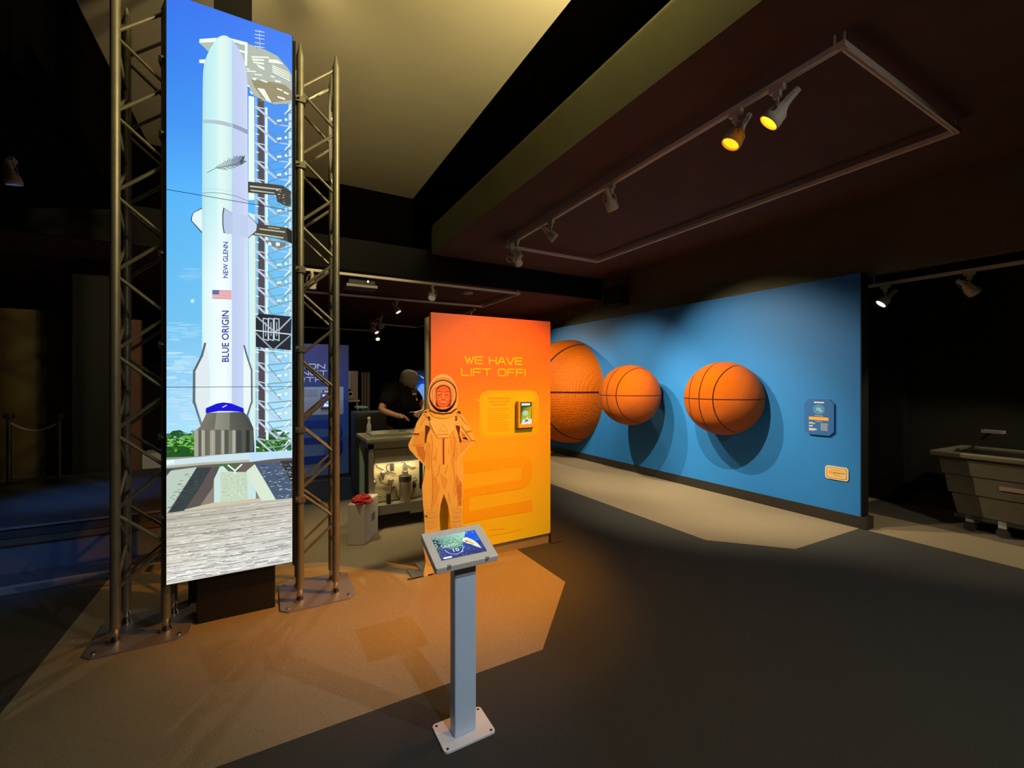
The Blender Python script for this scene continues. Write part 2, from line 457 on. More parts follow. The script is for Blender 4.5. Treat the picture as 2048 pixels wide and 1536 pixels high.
def inst(key, name, m, parent):
    kk = (key, m.name)
    if kk not in cache:
        o = LM[key].build(name, m, parent, local=True, smooth=(key in ('housing', 'yoke', 'lens'))); cache[kk] = o; return o
    o = cache[kk].copy(); col.objects.link(o); o.parent = parent; o.rotation_euler = (0, 0, 0); o.location = (0, 0, 0)
    return o
def lamp(loc, target, label, group, lit=None, power=0, colour=(1, .85, .6), angle=60, blend=.6, radius=.02, lens=4, sc=1.0, rz=0, drop=.17):
    t = thing('track_spotlight', label, 'spotlight', loc, group, rz)
    inst('adapter', 'track_adapter', M['lampbody'], t)
    inst('arm', 'arm', M['lampbody'], t)
    h = inst('housing', 'lamp_housing', M['lampbody'], t)
    h.location = (0, 0, -drop)
    dr = Vector(target) - (Vector(loc) + Vector((0, 0, -drop)))
    q = dr.to_track_quat('-Z', 'Y')
    h.rotation_mode = 'QUATERNION'; h.rotation_quaternion = Quaternion((0, 0, 1), -rz) @ q
    h.scale = (sc,) * 3
    y = inst('yoke', 'yoke', M['lampbody'], h)
    ln = inst('lens', 'lens', lens_mat(colour, lens) if lit else M['lens_off'], h)
    if lit and power:
        sd = bpy.data.lights.new('lamp_light', 'SPOT'); sd.energy = power; sd.color = colour
        sd.spot_size = R(angle); sd.spot_blend = blend; sd.shadow_soft_size = radius
        so = bpy.data.objects.new('lamp_light', sd); col.objects.link(so); so.parent = h; so.location = (0, 0, -.08)
    return t
def track(name, label, segs, z, w=.035, h=.035, joints=()):
    t = thing(name, label, 'lighting track', (segs[0][0][0], segs[0][0][1], z))
    for a, b in segs:
        a = Vector((a[0], a[1], z)); b = Vector((b[0], b[1], z)); dd = (b - a).normalized(); n = Vector((-dd.y, dd.x, 0)) * w / 2
        a = a - dd * w / 2; b = b + dd * w / 2
        mb = MB(); g = n * .3
        def pt(p, off, zz): return p + off + Vector((0, 0, zz))
        ring = [(-1, 0), (-1, h), (1, h), (1, 0), (.35, 0), (.35, h * .5), (-.35, h * .5), (-.35, 0)]
        vs = [pt(p, n * s_, zz) for p in (a, b) for s_, zz in ring]
        fs = [(i, (i + 1) % 8, 8 + (i + 1) % 8, 8 + i) for i in range(8)] + [(0, 7, 6, 5, 4, 3, 2, 1), (8, 9, 10, 11, 12, 13, 14, 15)]
        mb.add(vs, fs); mb.build('rail', M['track'], t)
    for a, b in segs:
        for f_ in (.01, .99):
            p = Vector(a).lerp(Vector(b), f_); MB().tube([(p.x, p.y, z + h), (p.x, p.y, 4.9 if z > 4.6 else 3.6 if z > 3.3 else 3.2 if z > 2.8 else 2.86)], .006, 6).build('hanger', M['track'], t)
    return t
TZ = 3.5
track('lighting_track', 'large rectangular white lighting track on the near brown ceiling', [((2.86, 1.24), (4.61, 1.24)), ((4.61, 1.24), (4.61, 5.43)), ((4.61, 5.43), (2.96, 5.43)), ((2.86, 1.24), (2.96, 5.43))], TZ)
WARM = (1, .80, .50)
ORG = (1, .33, .004)
G1 = 'spotlights on the large rectangular track'
lamp((2.866, 1.61, TZ), (1.6, 3.5, .85), 'spotlight glowing amber nearest the big track corner', G1, 1, 620, ORG, 54, .7, .012, 6, 1.12)
lamp((2.876, 1.90, TZ), (1.2, 3.1, .0), 'spotlight with amber-lit rim, second from the near track corner', G1, 1, 430, ORG, 48, .9, .012, 2.5, 1.12)
lamp((2.91, 3.22, TZ), (4.85, 3.9, .6), 'spotlight hanging straight with a pink lens, middle of the long track', G1, 1, 560, WARM, 72, .8, .012, 1.2)
lamp((2.93, 4.27, TZ), (5.6, 3.55, 1.1), 'spotlight tilted right, between the pink lens one and the far corner', G1, 1, 500, WARM, 68, .8, .012, 1)
lamp((2.95, 5.12, TZ), (5.4, 5.6, .8), 'spotlight with bright cream lens at the far track corner', G1, 1, 480, WARM, 70, .8, .012, 4)
lamp((3.14, 5.43, TZ), (5.3, 7.1, 1.3), 'spotlight below the bright one at the far track corner', G1, 1, 330, WARM, 50, .8, .012, 1, rz=R(90))
lamp((2.955, 5.28, TZ), (2.2, 5.0, 2.2), 'unlit spotlight turned left at the far track corner', G1)
# lower ceiling
Z2 = 3.12
track('lighting_track', 'long white lighting track beyond the beam above the orange panel', [((-.2, 6.62), (3.86, 6.62)), ((3.86, 6.62), (3.87, 8.14)), ((3.87, 8.14), (-.2, 8.3))], Z2)
G2 = 'spotlights on the track beyond the beam'
lamp((2.27, 6.62, Z2), (1.0, 4.6, 0.3), 'spotlight turned to the left on the near side of the track beyond the beam', G2, 1, 110, WARM, 60, .5, .02, .15, 1.0)
lamp((2.12, 8.22, Z2), (3.4, 7.2, .4), 'small lit spotlight on the far side of the track beyond the beam', G2, 1, 30, WARM, 60, .5, .02, 2)
Z3 = 3.08
track('lighting_track', 'distant bent lighting track left of the orange panel', [((2.3, 10.2), (2.3, 11.6)), ((2.3, 11.6), (3.6, 11.9)), ((3.6, 11.9), (3.8, 10.8))], Z3)
G3 = 'distant spotlights over the back area'
lamp((2.3, 11.3, Z3), (2.1, 10, 1.5), 'distant spotlight hanging down left of the bent track corner', G3, sc=1.1)
lamp((2.45, 11.63, Z3), (3.2, 10.6, 1.2), 'distant spotlight with white lens at the bent track corner', G3, 1, 60, WARM, 60, .5, .02, 2)
lamp((2.3, 10.35, Z3), (2.6, 9.0, 1.2), 'distant pinkish spotlight at the near end of the bent track', G3, sc=1.1)
track('lighting_track', 'distant straight lighting track above the blue panel', [((-.5, 12.2), (2.7, 12.2))], 2.95)
lamp((2.62, 12.2, 2.95), (2.5, 10, 1), 'lone white spotlight above the dark doorway', G3, 1, 20, WARM, 60, .5, .02, 1.5)
# alcove track
track('lighting_track', 'straight lighting track in the dark alcove over the grey cart', [((6.3, 2.46), (6.3, -2.5))], 2.72)
G4 = 'spotlights in the alcove'
lamp((6.3, 2.30, 2.72), (5.9, 2.75, 1.9), 'lit spotlight aimed left at the end of the alcove track', G4, 1, 50, WARM, 70, .7, .02, 9, rz=R(0))
lamp((6.3, 1.60, 2.72), (6.65, 1.35, 2.2), 'unlit spotlight on the alcove track above the cart', G4)
lamp((6.3, .3, 2.72), (6.3, 2.1, 0), 'alcove spotlight lighting the tan carpet', G4, 1, 100, (1, .82, .5), 75, .4, .02, 4)
# lamps behind and above the viewer
track('lighting_track', 'lighting track in the high recess behind the viewer', [((1.05, -2.2), (2.0, -2.2))], 4.8)
G5 = 'spotlights in the high recess behind the viewer'
lamp((1.1, -2.2, 4.8), (.72, 2.3, .1), 'recess spotlight aimed at the kiosk', G5, 1, 330, (.60, .78, 1), 18, .9, .015, 4)
lamp((1.9, -2.2, 4.8), (-.4, 2.6, 0), 'added unseen fill spotlight aimed at the floor before the truss', G5, 1, 60, (1, .90, .70), 60, .9, .03, 4)  # fill lamp added out of view to lift the foreground floor
lamp((3.3, -1.6, 3.6), (3.0, 1.6, 0), 'added fill spotlight behind the viewer over the dark carpet', G5, 1, 230, (1, .95, .82), 110, .9, .03, 4)  # unseen fill added so the dark carpet gets some light
# unseen up-lights added to brighten the cream ceiling
def flood(loc, target, power, label, size=100):
    t = thing('added_flood', label, 'flood light', loc, 'added flood lights washing the cream ceiling')
    MB().box(-.1, .1, -.05, .05, -.07, .03).build('added_flood_housing', M['black'], t, local=True)
    sd = bpy.data.lights.new('added_flood_lamp', 'SPOT'); sd.energy = power; sd.color = (1, .80, .36)
    sd.spot_size = R(size); sd.spot_blend = 1; sd.shadow_soft_size = .06
    so = bpy.data.objects.new('added_flood_lamp', sd); col.objects.link(so); so.parent = t; so.location = (0, 0, .06)
    so.rotation_mode = 'QUATERNION'; so.rotation_quaternion = (Vector(target) - Vector(loc)).to_track_quat('-Z', 'Y')
flood((2.36, 1.25, 4.2), (.7, 5.6, 4.9), 430, 'added unseen flood light on the near ledge', 130)
flood((2.36, .8, 4.2), (-.7, 5.0, 4.9), 800, 'added unseen flood light behind the first one on the ledge', 120)

flood((-.06, 3.5, 4.45), (.3, 6.5, 4.95), 45, 'added unseen flood light clamped to the column behind the video wall', 130)
# ceiling things
t = thing('projector', 'black projector mounted under the lower ceiling beside the truss', 'projector', (1.25, 6.75, 3.1))
MB().box(1.02, 1.42, 6.72, 7.0, 3.03, 3.13).build('projector_body', M['blackbox'], t, bevel=.015)
MB().box(1.0, 1.44, 6.70, 7.02, 2.99, 3.03).build('mounting_tray', M['trim'], t)
MB().tube([(1.22, 6.86, 3.13), (1.22, 6.86, 3.2)], .03, 12).build('mounting_pole', M['black'], t)
MB().lathe([(.014, 0), (.014, .02)], 16, Matrix.Translation((1.3, 6.72, 3.08)) @ Matrix.Rotation(R(90), 4, 'X')).build('lens', mat('projector_lens', (.2, .2, .2), .1, emit=(1, 1, 1), estr=.02), t)
p = on_z(935, 585, 3.2)
tag(MB().lathe([(.07, -.03), (.1, -.02), (.1, 0)], 24, Matrix.Translation(p)).build('smoke_detector', mat('detector_pink_white', (.6, .5, .45), .5)), 'round white disc on the lower ceiling beside the track', 'smoke detector')
t = thing('wall_speaker', 'black box speaker high on the dark wall above the basketballs', 'speaker', (5.7, 6.0, 3.0))
MB().box(5.42, 5.68, 5.8, 6.2, 2.98, 3.32).build('speaker_cabinet', M['blackbox'], t, bevel=.01)
MB().box(5.68, 5.76, 5.95, 6.05, 3.1, 3.2).build('bracket', M['black'], t)

# ---------------------------------------------------------------- truss towers
def tower(name, x0, x1, y0, y1, label, plate):
    t = thing(name, label, 'truss tower', ((x0 + x1) / 2, (y0 + y1) / 2, 0), 'lattice truss towers beside the video wall')
    pc = [(x0, y0), (x1, y0), (x1, y1), (x0, y1)]
    for x, y in pc:
        p = MB().tube([(x, y, .10), (x, y, 3.95)], .0255, 16).build('chord_tube', M['alu'], t, smooth=True)
        MB().lathe([(.020, 3.95), (.020, 3.97), (.012, 4.0), (.009, 4.03), (.004, 4.045)], 14, o=(x, y, 0)).build('spigot', M['alu'], p, smooth=True)
        MB().lathe([(.030, .012), (.030, .03), (.020, .045), (.020, .10), (.026, .11)], 16, o=(x, y, 0)).build('base_connector', M['chrome'], p, smooth=True)
    def lace(a, b, ph):
        z = 3.95 if ph else 3.71
        pts = []
        side = 1 if ph else 0
        ns = []
        zz = 3.95
        k = side
        while zz > .2:
            ns.append(((b if k else a), zz)); k ^= 1; zz -= .242
        mb = MB()
        for (p0, z0_), (p1, z1_) in zip(ns[:-1], ns[1:]):
            A = Vector((p0[0], p0[1], z0_ - .012)); B = Vector((p1[0], p1[1], z1_ + .012))
            mb.tube([A, B], .0105, 8)
        mb.build('lacing_bar', M['alu'], t, smooth=True)
    lace(pc[0], pc[1], 1); lace(pc[1], pc[2], 0); lace(pc[3], pc[2], 1); lace(pc[0], pc[3], 1)
    if plate:
        q = .25; cx_, cy_ = (x0 + x1) / 2, (y0 + y1) / 2; c_ = .05
        oc = [(cx_ - q + c_, cy_ - q), (cx_ + q - c_, cy_ - q), (cx_ + q, cy_ - q + c_), (cx_ + q, cy_ + q - c_), (cx_ + q - c_, cy_ + q), (cx_ - q + c_, cy_ + q), (cx_ - q, cy_ + q - c_), (cx_ - q, cy_ - q + c_)]
        MB().prism(oc, lambda a, b, s_: Vector((a, b, .012 * s_))).build('base_plate', M['plate'], t)
        mb = MB()
        for a, b in ((-1, -1), (1, -1), (1, 1), (-1, 1)):
            mb.lathe([(.012, .012), (.012, .02)], 8, o=(cx_ + a * .2, cy_ + b * .2, 0))
        mb.build('bolt', M['chrome'], t)
    return t
tl = tower('truss_tower', -.808, -.563, 3.48, 3.72, 'silver truss tower left of the rocket video wall', 1)
tr = tower('truss_tower', .203, .445, 3.49, 3.73, 'silver truss tower right of the rocket video wall', 1)
for tt, x in ((tl, -.563), (tr, .203)):
    for z in (3.62, 3.15, 2.4, 1.83, 1.25, .75):
        mb = MB().box(x - .035, x + .035, 3.452, 3.52, z - .02, z + .02).tube([(x - .01, 3.455, z), (x - .01, 3.425, z)], .008, 8)
        mb.build('clamp', M['alu'], tt)

# ---------------------------------------------------------------- video wall
VY = 3.42
vw = thing('video_wall', 'tall three-panel video wall showing a rocket on its launch pad', 'video wall', (-.2, 3.46, 0))
X0, X1 = -.551, .149
for k in range(3):
    z0 = .33 + 1.2317 * k
    pn = MB().box(X0, X1, VY, VY + .06, z0, z0 + 1.2297).build('display_panel', M['bezel'], vw)
MB().box(-.45, -.38, VY + .06, VY + .12, .3, 4.0).box(-.02, .05, VY + .06, VY + .12, .3, 4.0).build('mounting_rail', M['black'], vw)
MB().box(X1 + .004, X1 + .022, VY + .01, VY + .07, .3, 4.0).build('side_rail', M['black'], vw)
MB().box(-.32, -.10, 3.56, 3.66, .2, 4.9).build('column', M['black'], vw)
d = Draw(lambda a, b, k: on_y(a, b, VY) - Vector((0, .0006 + k, 0)))
def PW(x, z): return Vector((x, VY - .0004, z))
# sky
stops = [(4.0249, (44, 112, 236)), (3.6, (48, 130, 238)), (3.2, (62, 148, 240)), (2.8, (84, 178, 248)), (2.4, (98, 186, 240)), (2.0, (112, 192, 238)), (1.7, (138, 204, 242)), (1.45, (160, 216, 246)), (1.25, (170, 222, 250)), (.33, (170, 180, 160))]
for (za, ca), (zb, cb) in zip(stops[:-1], stops[1:]):
    la = tuple(min(255, c_ + 10) for c_ in ca); lb = tuple(min(255, c_ + 10) for c_ in cb)
    d.mb.poly([PW(X0, zb), PW(X1, zb), PW(X1, za), PW(X0, za)], [lin(cb), lin(lb), lin(la), lin(ca)])
def CR(ox, oy, s):
    return lambda pts: [(ox + x / s, oy + y / s) for x, y in pts]
c6 = CR(320, 60, 3.84); c2 = CR(180, 400, 3.793); c3 = CR(180, 800, 3.793)
# clouds
for i in range(150):
    cy_ = random.choice((random.gauss(728, 10), random.gauss(664, 8), random.gauss(775, 18), random.gauss(815, 16), random.gauss(548, 6))); f_ = max(0, min(1, (cy_ - 540) / 300))
    g_ = random.uniform(4, 22 if 700 < cy_ < 760 else 12); b_ = (104 + 68 * f_, 188 + 30 * f_, 240 + 6 * f_)
    d.nxt(.01); d.blob(random.uniform(336, 400) if cy_ > 600 else random.uniform(370, 403), cy_, random.uniform(6, 22), random.uniform(.6, 2.4), (min(250, b_[0] + g_ * 2), min(250, b_[1] + g_), min(252, b_[2] + g_ * .3)), 12, .12)
d.nxt(.2); d.ell(385, 602, 4, 4, (180, 235, 255))
# trees
d.nxt(); d.poly([(332, 872), (345, 862), (360, 860), (372, 866), (385, 868), (396, 870), (402, 905), (402, 920), (332, 922)], (34, 84, 34))
d.poly([(512, 878), (530, 866), (548, 858), (562, 860), (583, 880), (583, 905), (512, 905)], (46, 96, 50))
for i in range(260):
    left = random.random() < .62
    x = random.uniform(334, 396) if left else random.uniform(516, 581); y = random.triangular(862, 914, 880) if left else random.uniform(864, 900)
    cc = random.choice([(30, 80, 25), (58, 130, 40), (90, 170, 40), (20, 55, 25), (60, 110, 60), (120, 190, 70), (150, 200, 150)])
    if y < 872: cc = random.choice([(40, 90, 60), (60, 110, 80), (110, 160, 130)])
    d.nxt(.02); d.blob(x, y, random.uniform(2, 6), random.uniform(1, 2.4), cc, 7)
# service tower lattice
d.nxt()
d.poly([(497, 192), (508.5, 194), (509, 400), (497, 400)], (232, 250, 240)); d.poly([(497, 425), (510, 430), (513, 880), (500, 880)], (212, 240, 236))
d.nxt(.5)
d.poly([(516, 198), (522, 194), (528, 202), (530, 880), (517, 880)], (84, 72, 76))
d.nxt(.5)
d.poly([(530, 215), (535, 215), (537, 880), (532, 880)], (225, 245, 245)); d.poly([(510.5, 195), (513, 195), (514, 880), (511, 880)], (170, 190, 190))
d.poly([(577, 200), (583, 205), (583, 885), (579, 885)], (200, 225, 225))
y = 214; k = 0
while y < 880:
    p_ = 36 if y < 600 else 38
    if not (622 < y + 10 < 690):
        A = (190, 204, 226); B = (96, 140, 190) if y < 380 else (130, 160, 165); Wt = (236, 250, 250)
        up = -1 if y < 640 else .2
        d.nxt(.1)
        d.line([(512, y), (530, y + 4)], 2.2, (190, 205, 225)); d.line([(512, y), (553, y + p_ * .98)], 4.0, A)
        d.line([(536, y + 6), (582, y + up * 8)], 2.2, B); d.line([(540, y + 20), (582, y + 12)], 2, B)
        d.line([(553, y + p_ * .98), (582, y + p_ * .2)], 2.6, B if y < 600 else A)
        d.nxt(.1)
        d.line([(536, y + 8), (562, y + p_)], 2.2, B); d.line([(553, y + p_ * .98), (582, y + p_ * 1.1)], 2.4, A)
        d.nxt(.1)
        d.poly([(554, y + 26), (563, y + 25), (563, y + 29), (554, y + 30)], Wt); d.poly([(569, y + 24), (573, y + 22), (575, y + 27), (571, y + 29)], Wt)
        d.line([(570, y + 14), (579, y + 4)], 2.2, Wt); d.line([(512, y + 18), (517, y + 19)], 2, Wt)
    y += p_
# top structure
d.nxt()
roof = c6([(680, 110), (800, 150), (900, 200), (985, 300), (1012, 350), (1012, 566), (880, 572), (800, 545), (720, 505), (670, 420), (640, 300), (560, 110)])
d.poly(roof, (176, 186, 176))
d.nxt(.5)
d.poly(c6([(700, 380), (850, 400), (960, 424), (1012, 470), (1012, 540), (940, 548), (860, 560), (780, 520), (720, 430)]), (150, 142, 112))
d.nxt(.3)
for a in ([(700, 202), (835, 208), (838, 218), (705, 214)], [(705, 220), (800, 228), (800, 240), (712, 236)], [(712, 242), (800, 256), (800, 268), (722, 256)], [(740, 262), (802, 290), (802, 310), (760, 290)],
          [(860, 268), (990, 330), (1000, 340), (862, 278)], [(862, 284), (995, 348), (1000, 358), (862, 294)], [(862, 300), (996, 366), (1000, 376), (862, 310)], [(864, 316), (998, 386), (1000, 396), (864, 326)],
          [(835, 225), (900, 232), (950, 265), (835, 250)], [(660, 295), (690, 300), (690, 308), (662, 303)], [(665, 312), (738, 318), (738, 326), (668, 322)], [(722, 338), (788, 346), (780, 354), (724, 346)], [(700, 372), (745, 368), (730, 392)], [(770, 380), (830, 400), (820, 408), (775, 392)],
          [(745, 446), (800, 455), (858, 562), (820, 545)], [(850, 350), (880, 360), (880, 370), (850, 362)], [(880, 385), (930, 395), (925, 405), (885, 398)], [(895, 446), (940, 462), (938, 472), (900, 458)], [(900, 508), (960, 525), (960, 540), (905, 522)], [(950, 470), (990, 490), (985, 500), (950, 484)], [(668, 420), (690, 430), (688, 440), (670, 434)], [(690, 465), (712, 488), (708, 498), (690, 480)]):
    d.poly(c6(a), (244, 252, 236))
for i in range(5): d.line(c6([(752 + i * 4, 456 + i * 22), (802 + i * 12, 458 + i * 22)]), .8, (176, 176, 150))
d.nxt(.3)
d.poly(c6([(300, 100), (420, 92), (372, 170), (345, 140)]), (176, 190, 180)); d.poly(c6([(600, 110), (660, 125), (655, 160), (600, 150)]), (170, 184, 172))
d.nxt(.3)
d.poly(c6([(303, 72), (440, 62), (420, 95), (303, 100)]), (240, 250, 244)); d.poly(c6([(540, 65), (670, 98), (668, 124), (560, 95)]), (240, 250, 244))
d.poly(c6([(302, 230), (352, 228), (340, 258), (302, 255)]), (236, 250, 244)); d.nxt(.2)
d.poly(c6([(654, 100), (673, 100), (669, 278), (650, 275)]), (244, 252, 244)); d.poly(c6([(600, 150), (675, 172), (672, 186), (612, 168)]), (244, 252, 244)); d.poly(c6([(632, 252), (668, 262), (668, 278), (640, 268)]), (244, 252, 244))
for xx in (740, 768, 795, 820): d.line(c6([(xx - 4, 0), (xx, 150)]), .9, (110, 130, 190) if xx != 768 else (200, 215, 240))
for yy in (8, 36, 62, 98, 126): d.line(c6([(730, yy), (800, yy + 12)]), 1.4, (225, 235, 250))
# dark service arms
d.nxt()
d.poly(c6([(676, 1165), (820, 1180), (940, 1195), (1006, 1240), (1006, 1360), (960, 1350), (900, 1320), (890, 1270), (676, 1250)]), (62, 62, 58)); d.nxt(.2)
for a in ([(690, 1195), (930, 1222), (930, 1232), (690, 1208)], [(690, 1226), (880, 1250), (880, 1258), (700, 1238)]): d.poly(c6(a), (190, 190, 178))
for i in range(22):
    x, y_ = random.uniform(885, 1000), random.uniform(1225, 1345); d.nxt(.02)
    d.poly(c6([(x, y_), (x + random.uniform(8, 26), y_ + random.uniform(4, 20)), (x + 4, y_ + 8)]), random.choice([(240, 250, 255), (150, 170, 190), (30, 30, 32)]))
d.nxt(.5)
d.poly(c2([(1235, 175), (1330, 190), (1500, 212), (1533, 240), (1533, 335), (1480, 310), (1400, 290), (1235, 268)]), (70, 68, 62)); d.nxt(.2)
for a in ([(1280, 215), (1480, 240), (1480, 250), (1290, 226)], [(1250, 250), (1470, 284), (1465, 294), (1250, 262)], [(1350, 205), (1440, 216), (1438, 222), (1352, 212)]): d.poly(c2(a), (190, 190, 165))
d.poly(c2([(1490, 215), (1533, 235), (1533, 330), (1500, 310)]), (26, 26, 30)); d.poly(c2([(1330, 305), (1470, 322), (1500, 345), (1440, 368), (1350, 345)]), (120, 125, 130)); d.nxt(.2); d.poly(c2([(1350, 322), (1370, 320), (1380, 345), (1350, 345)]), (240, 245, 240)); d.poly(c2([(1410, 322), (1440, 325), (1440, 350), (1410, 350)]), (240, 245, 240))
# dark hut
d.nxt(.4)
d.poly(c2([(1285, 862), (1530, 885), (1522, 1140), (1258, 1115), (1258, 880)]), (34, 40, 50)); d.nxt(.2)
A = (190, 204, 214)
for xx in (1315, 1355, 1398):
    d.line(c2([(xx, 898), (xx + 36, 904), (xx + 36, 1066), (xx, 1056), (xx, 898)]), 2, A); d.line(c2([(xx + 18, 930), (xx + 18, 1030)]), 1.5, A)
d.line(c2([(1258, 880), (1400, 1000), (1440, 980), (1525, 895)]), 3, (160, 180, 200)); d.line(c2([(1258, 990), (1530, 1020)]), 2.2, (215, 230, 240)); d.line(c2([(1258, 1010), (1390, 1140), (1530, 1020)]), 3, (150, 165, 180)); d.line(c2([(1258, 1135), (1530, 1160)]), 2, (230, 240, 240))
# strakes behind the body
d.nxt(.5)
d.poly(c2([(850, 60), (782, 97), (768, 132), (768, 162), (852, 256)]), (40, 70, 110)); d.nxt(.2); d.poly(c2([(850, 68), (786, 100), (775, 134), (775, 160), (852, 244)]), (226, 244, 250))
d.poly(c2([(1198, 112), (1250, 160), (1272, 190), (1266, 238), (1198, 296)]), (70, 90, 120)); d.nxt(.2); d.poly(c2([(1198, 118), (1248, 164), (1266, 192), (1260, 234), (1198, 288)]), (198, 212, 240))
# rocket body
rows = [(71.7, 446, 449), (73, 441, 454), (76, 436, 459), (82, 431, 466), (89, 426, 471.5), (98, 420.5, 477), (107, 416, 482), (118, 411.5, 486.5), (128, 408.5, 489.5), (140, 406.8, 492), (154, 406, 494), (180, 405.5, 495), (268, 404.8, 495.3), (400, 404.3, 496), (560, 404.3, 496.5), (700, 404.3, 497), (800, 408, 494), (832, 412, 488)]
def bodyc(x, y):
    g = [(404, (176, 222, 232)), (415, (188, 234, 240)), (430, (196, 240, 242)), (440, (222, 246, 242)), (452, (216, 242, 238)), (463.5, (198, 234, 240)), (464.5, (186, 208, 238)), (485, (196, 208, 242)), (497, (204, 216, 244))]
    if y > 400: g = [(404, (210, 240, 246)), (418, (226, 248, 252)), (440, (240, 252, 254)), (458, (236, 248, 252)), (463.5, (226, 240, 250)), (464.5, (190, 204, 238)), (485, (196, 212, 242)), (497, (214, 232, 246))]
    for (xa, ca), (xb, cb) in zip(g[:-1], g[1:]):
        if x <= xb: f_ = max(0, (x - xa) / (xb - xa)); return tuple(ca[i] + (cb[i] - ca[i]) * f_ for i in range(3))
    return g[-1][1]
cols_ = [404, 415, 430, 440, 452, 463.5, 464.5, 485, 498]
d.nxt(.5)
for (ya, la, ra), (yb, lb, rb) in zip(rows[:-1], rows[1:]):
    for xa, xb in zip(cols_[:-1], cols_[1:]):
        q = [(min(max(xa, la), ra), ya), (min(max(xb, la), ra), ya), (min(max(xb, lb), rb), yb), (min(max(xa, lb), rb), yb)]
        if q[1][0] - q[0][0] < .01 and q[2][0] - q[3][0] < .01: continue
        d.poly(q, [bodyc(a, b) for a, b in q])
d.nxt(.3)
band = [(330, 690, 718), (400, 692, 720), (470, 700, 730), (560, 722, 752), (620, 745, 778), (672, 770, 803)]
for (xa, ta, ba), (xb, tb, bb) in zip(band[:-1], band[1:]):
    d.poly(c6([(xa, ta), (xb, tb), (xb, bb), (xa, ba)]), (176, 196, 206) if xa < 540 else (148, 160, 184))
d.line(c6([(328, 1256), (380, 1250), (480, 1256), (580, 1276), (674, 1314)]), .9, (70, 96, 110)); d.line(c6([(330, 1224), (420, 1222), (520, 1236), (600, 1254), (674, 1284)]), .6, (168, 200, 210))
# feather
fx = lambda pts: c6(pts)
d.nxt(.3); d.line(fx([(362, 1098), (430, 1062), (520, 1045), (600, 1030), (640, 980)]), 1.0, (60, 76, 84))
for i in range(30):
    u = i / 29; sx_ = 425 + 215 * u; sy_ = 1062 - 35 * u - (20 * u * u)
    up_ = 18 + 50 * math.sin(u * 2.6); dn = 12 + 42 * math.sin(u * 2.9)
    g = int(110 - 60 * u)
    d.line(fx([(sx_, sy_), (sx_ + 12 - 30 * u * 0, sy_ - up_ * random.uniform(.6, 1))]), .55 + .7 * u, (g, g + 18, g + 26))
    d.line(fx([(sx_, sy_), (sx_ + 24 + 14 * (1 - u), sy_ + dn * random.uniform(.5, .9) * (1 - .7 * u))]), .5 + .6 * u, (g, g + 18, g + 26))
d.poly(fx([(612, 1012), (628, 980), (641, 972), (646, 1000), (634, 1034), (618, 1036)]), (92, 104, 120))
# mid fin, text, flag
d.nxt(.3)
d.poly(c2([(1012, 58), (1082, 102), (1082, 258), (1014, 252), (1004, 190), (1004, 110)]), (60, 76, 90)); d.nxt(.2); d.poly(c2([(1020, 66), (1085, 106), (1085, 258), (1022, 250), (1012, 190), (1012, 115)]), (182, 200, 230)); d.poly(c2([(1082, 102), (1198, 120), (1198, 288), (1082, 258)]), (190, 206, 238))
d.nxt(.3)
NAVY = (18, 30, 150)
draw_text(d, 'NEW GLENN', lambda u, v: c2([(1048 - 38 * v, 592 - 272 * u)])[0], NAVY)
draw_text(d, 'BLUE ORIGIN', lambda u, v: c2([(1054 - 54 * v, 1228 - 388 * u)])[0], NAVY)
for i in range(13):
    a = 683 + i * 67 / 13; d.poly(c2([(928, a), (1075, a + 4), (1075, a + 4 + 67 / 13), (928, a + 67 / 13)]), (214, 96, 110) if i % 2 == 0 else (240, 228, 232))
d.nxt(.2); d.poly(c2([(928, 683), (980, 684), (980, 716), (928, 715)]), (96, 108, 168))
# lower strakes
d.nxt(.3)
d.poly(c2([(877, 1090), (900, 1200), (912, 1330), (910, 1536)]) + c3([(905, 0), (905, 60), (880, 100), (855, 205), (840, 200), (800, 0)]) + c2([(800, 1536), (800, 1300)]), (222, 234, 238))
d.poly(c2([(1165, 1110), (1185, 1150), (1220, 1290), (1222, 1536)]) + c3([(1222, 0), (1180, 150), (1165, 60), (1165, 0)]), (232, 244, 246)); d.nxt(.2)
d.line(c2([(873, 1092), (850, 1180), (790, 1300), (788, 1536)]) + c3([(790, 10), (822, 110), (852, 205)]), 4.5, (88, 104, 110)); d.nxt(.1)
d.line(c2([(800, 1310), (799, 1536)]) + c3([(800, 10), (850, 200)]), 1.2, (150, 164, 168))
d.line(c2([(1170, 1108), (1190, 1180), (1226, 1290), (1228, 1536)]) + c3([(1228, 10), (1182, 152)]), 3.4, (96, 110, 120))
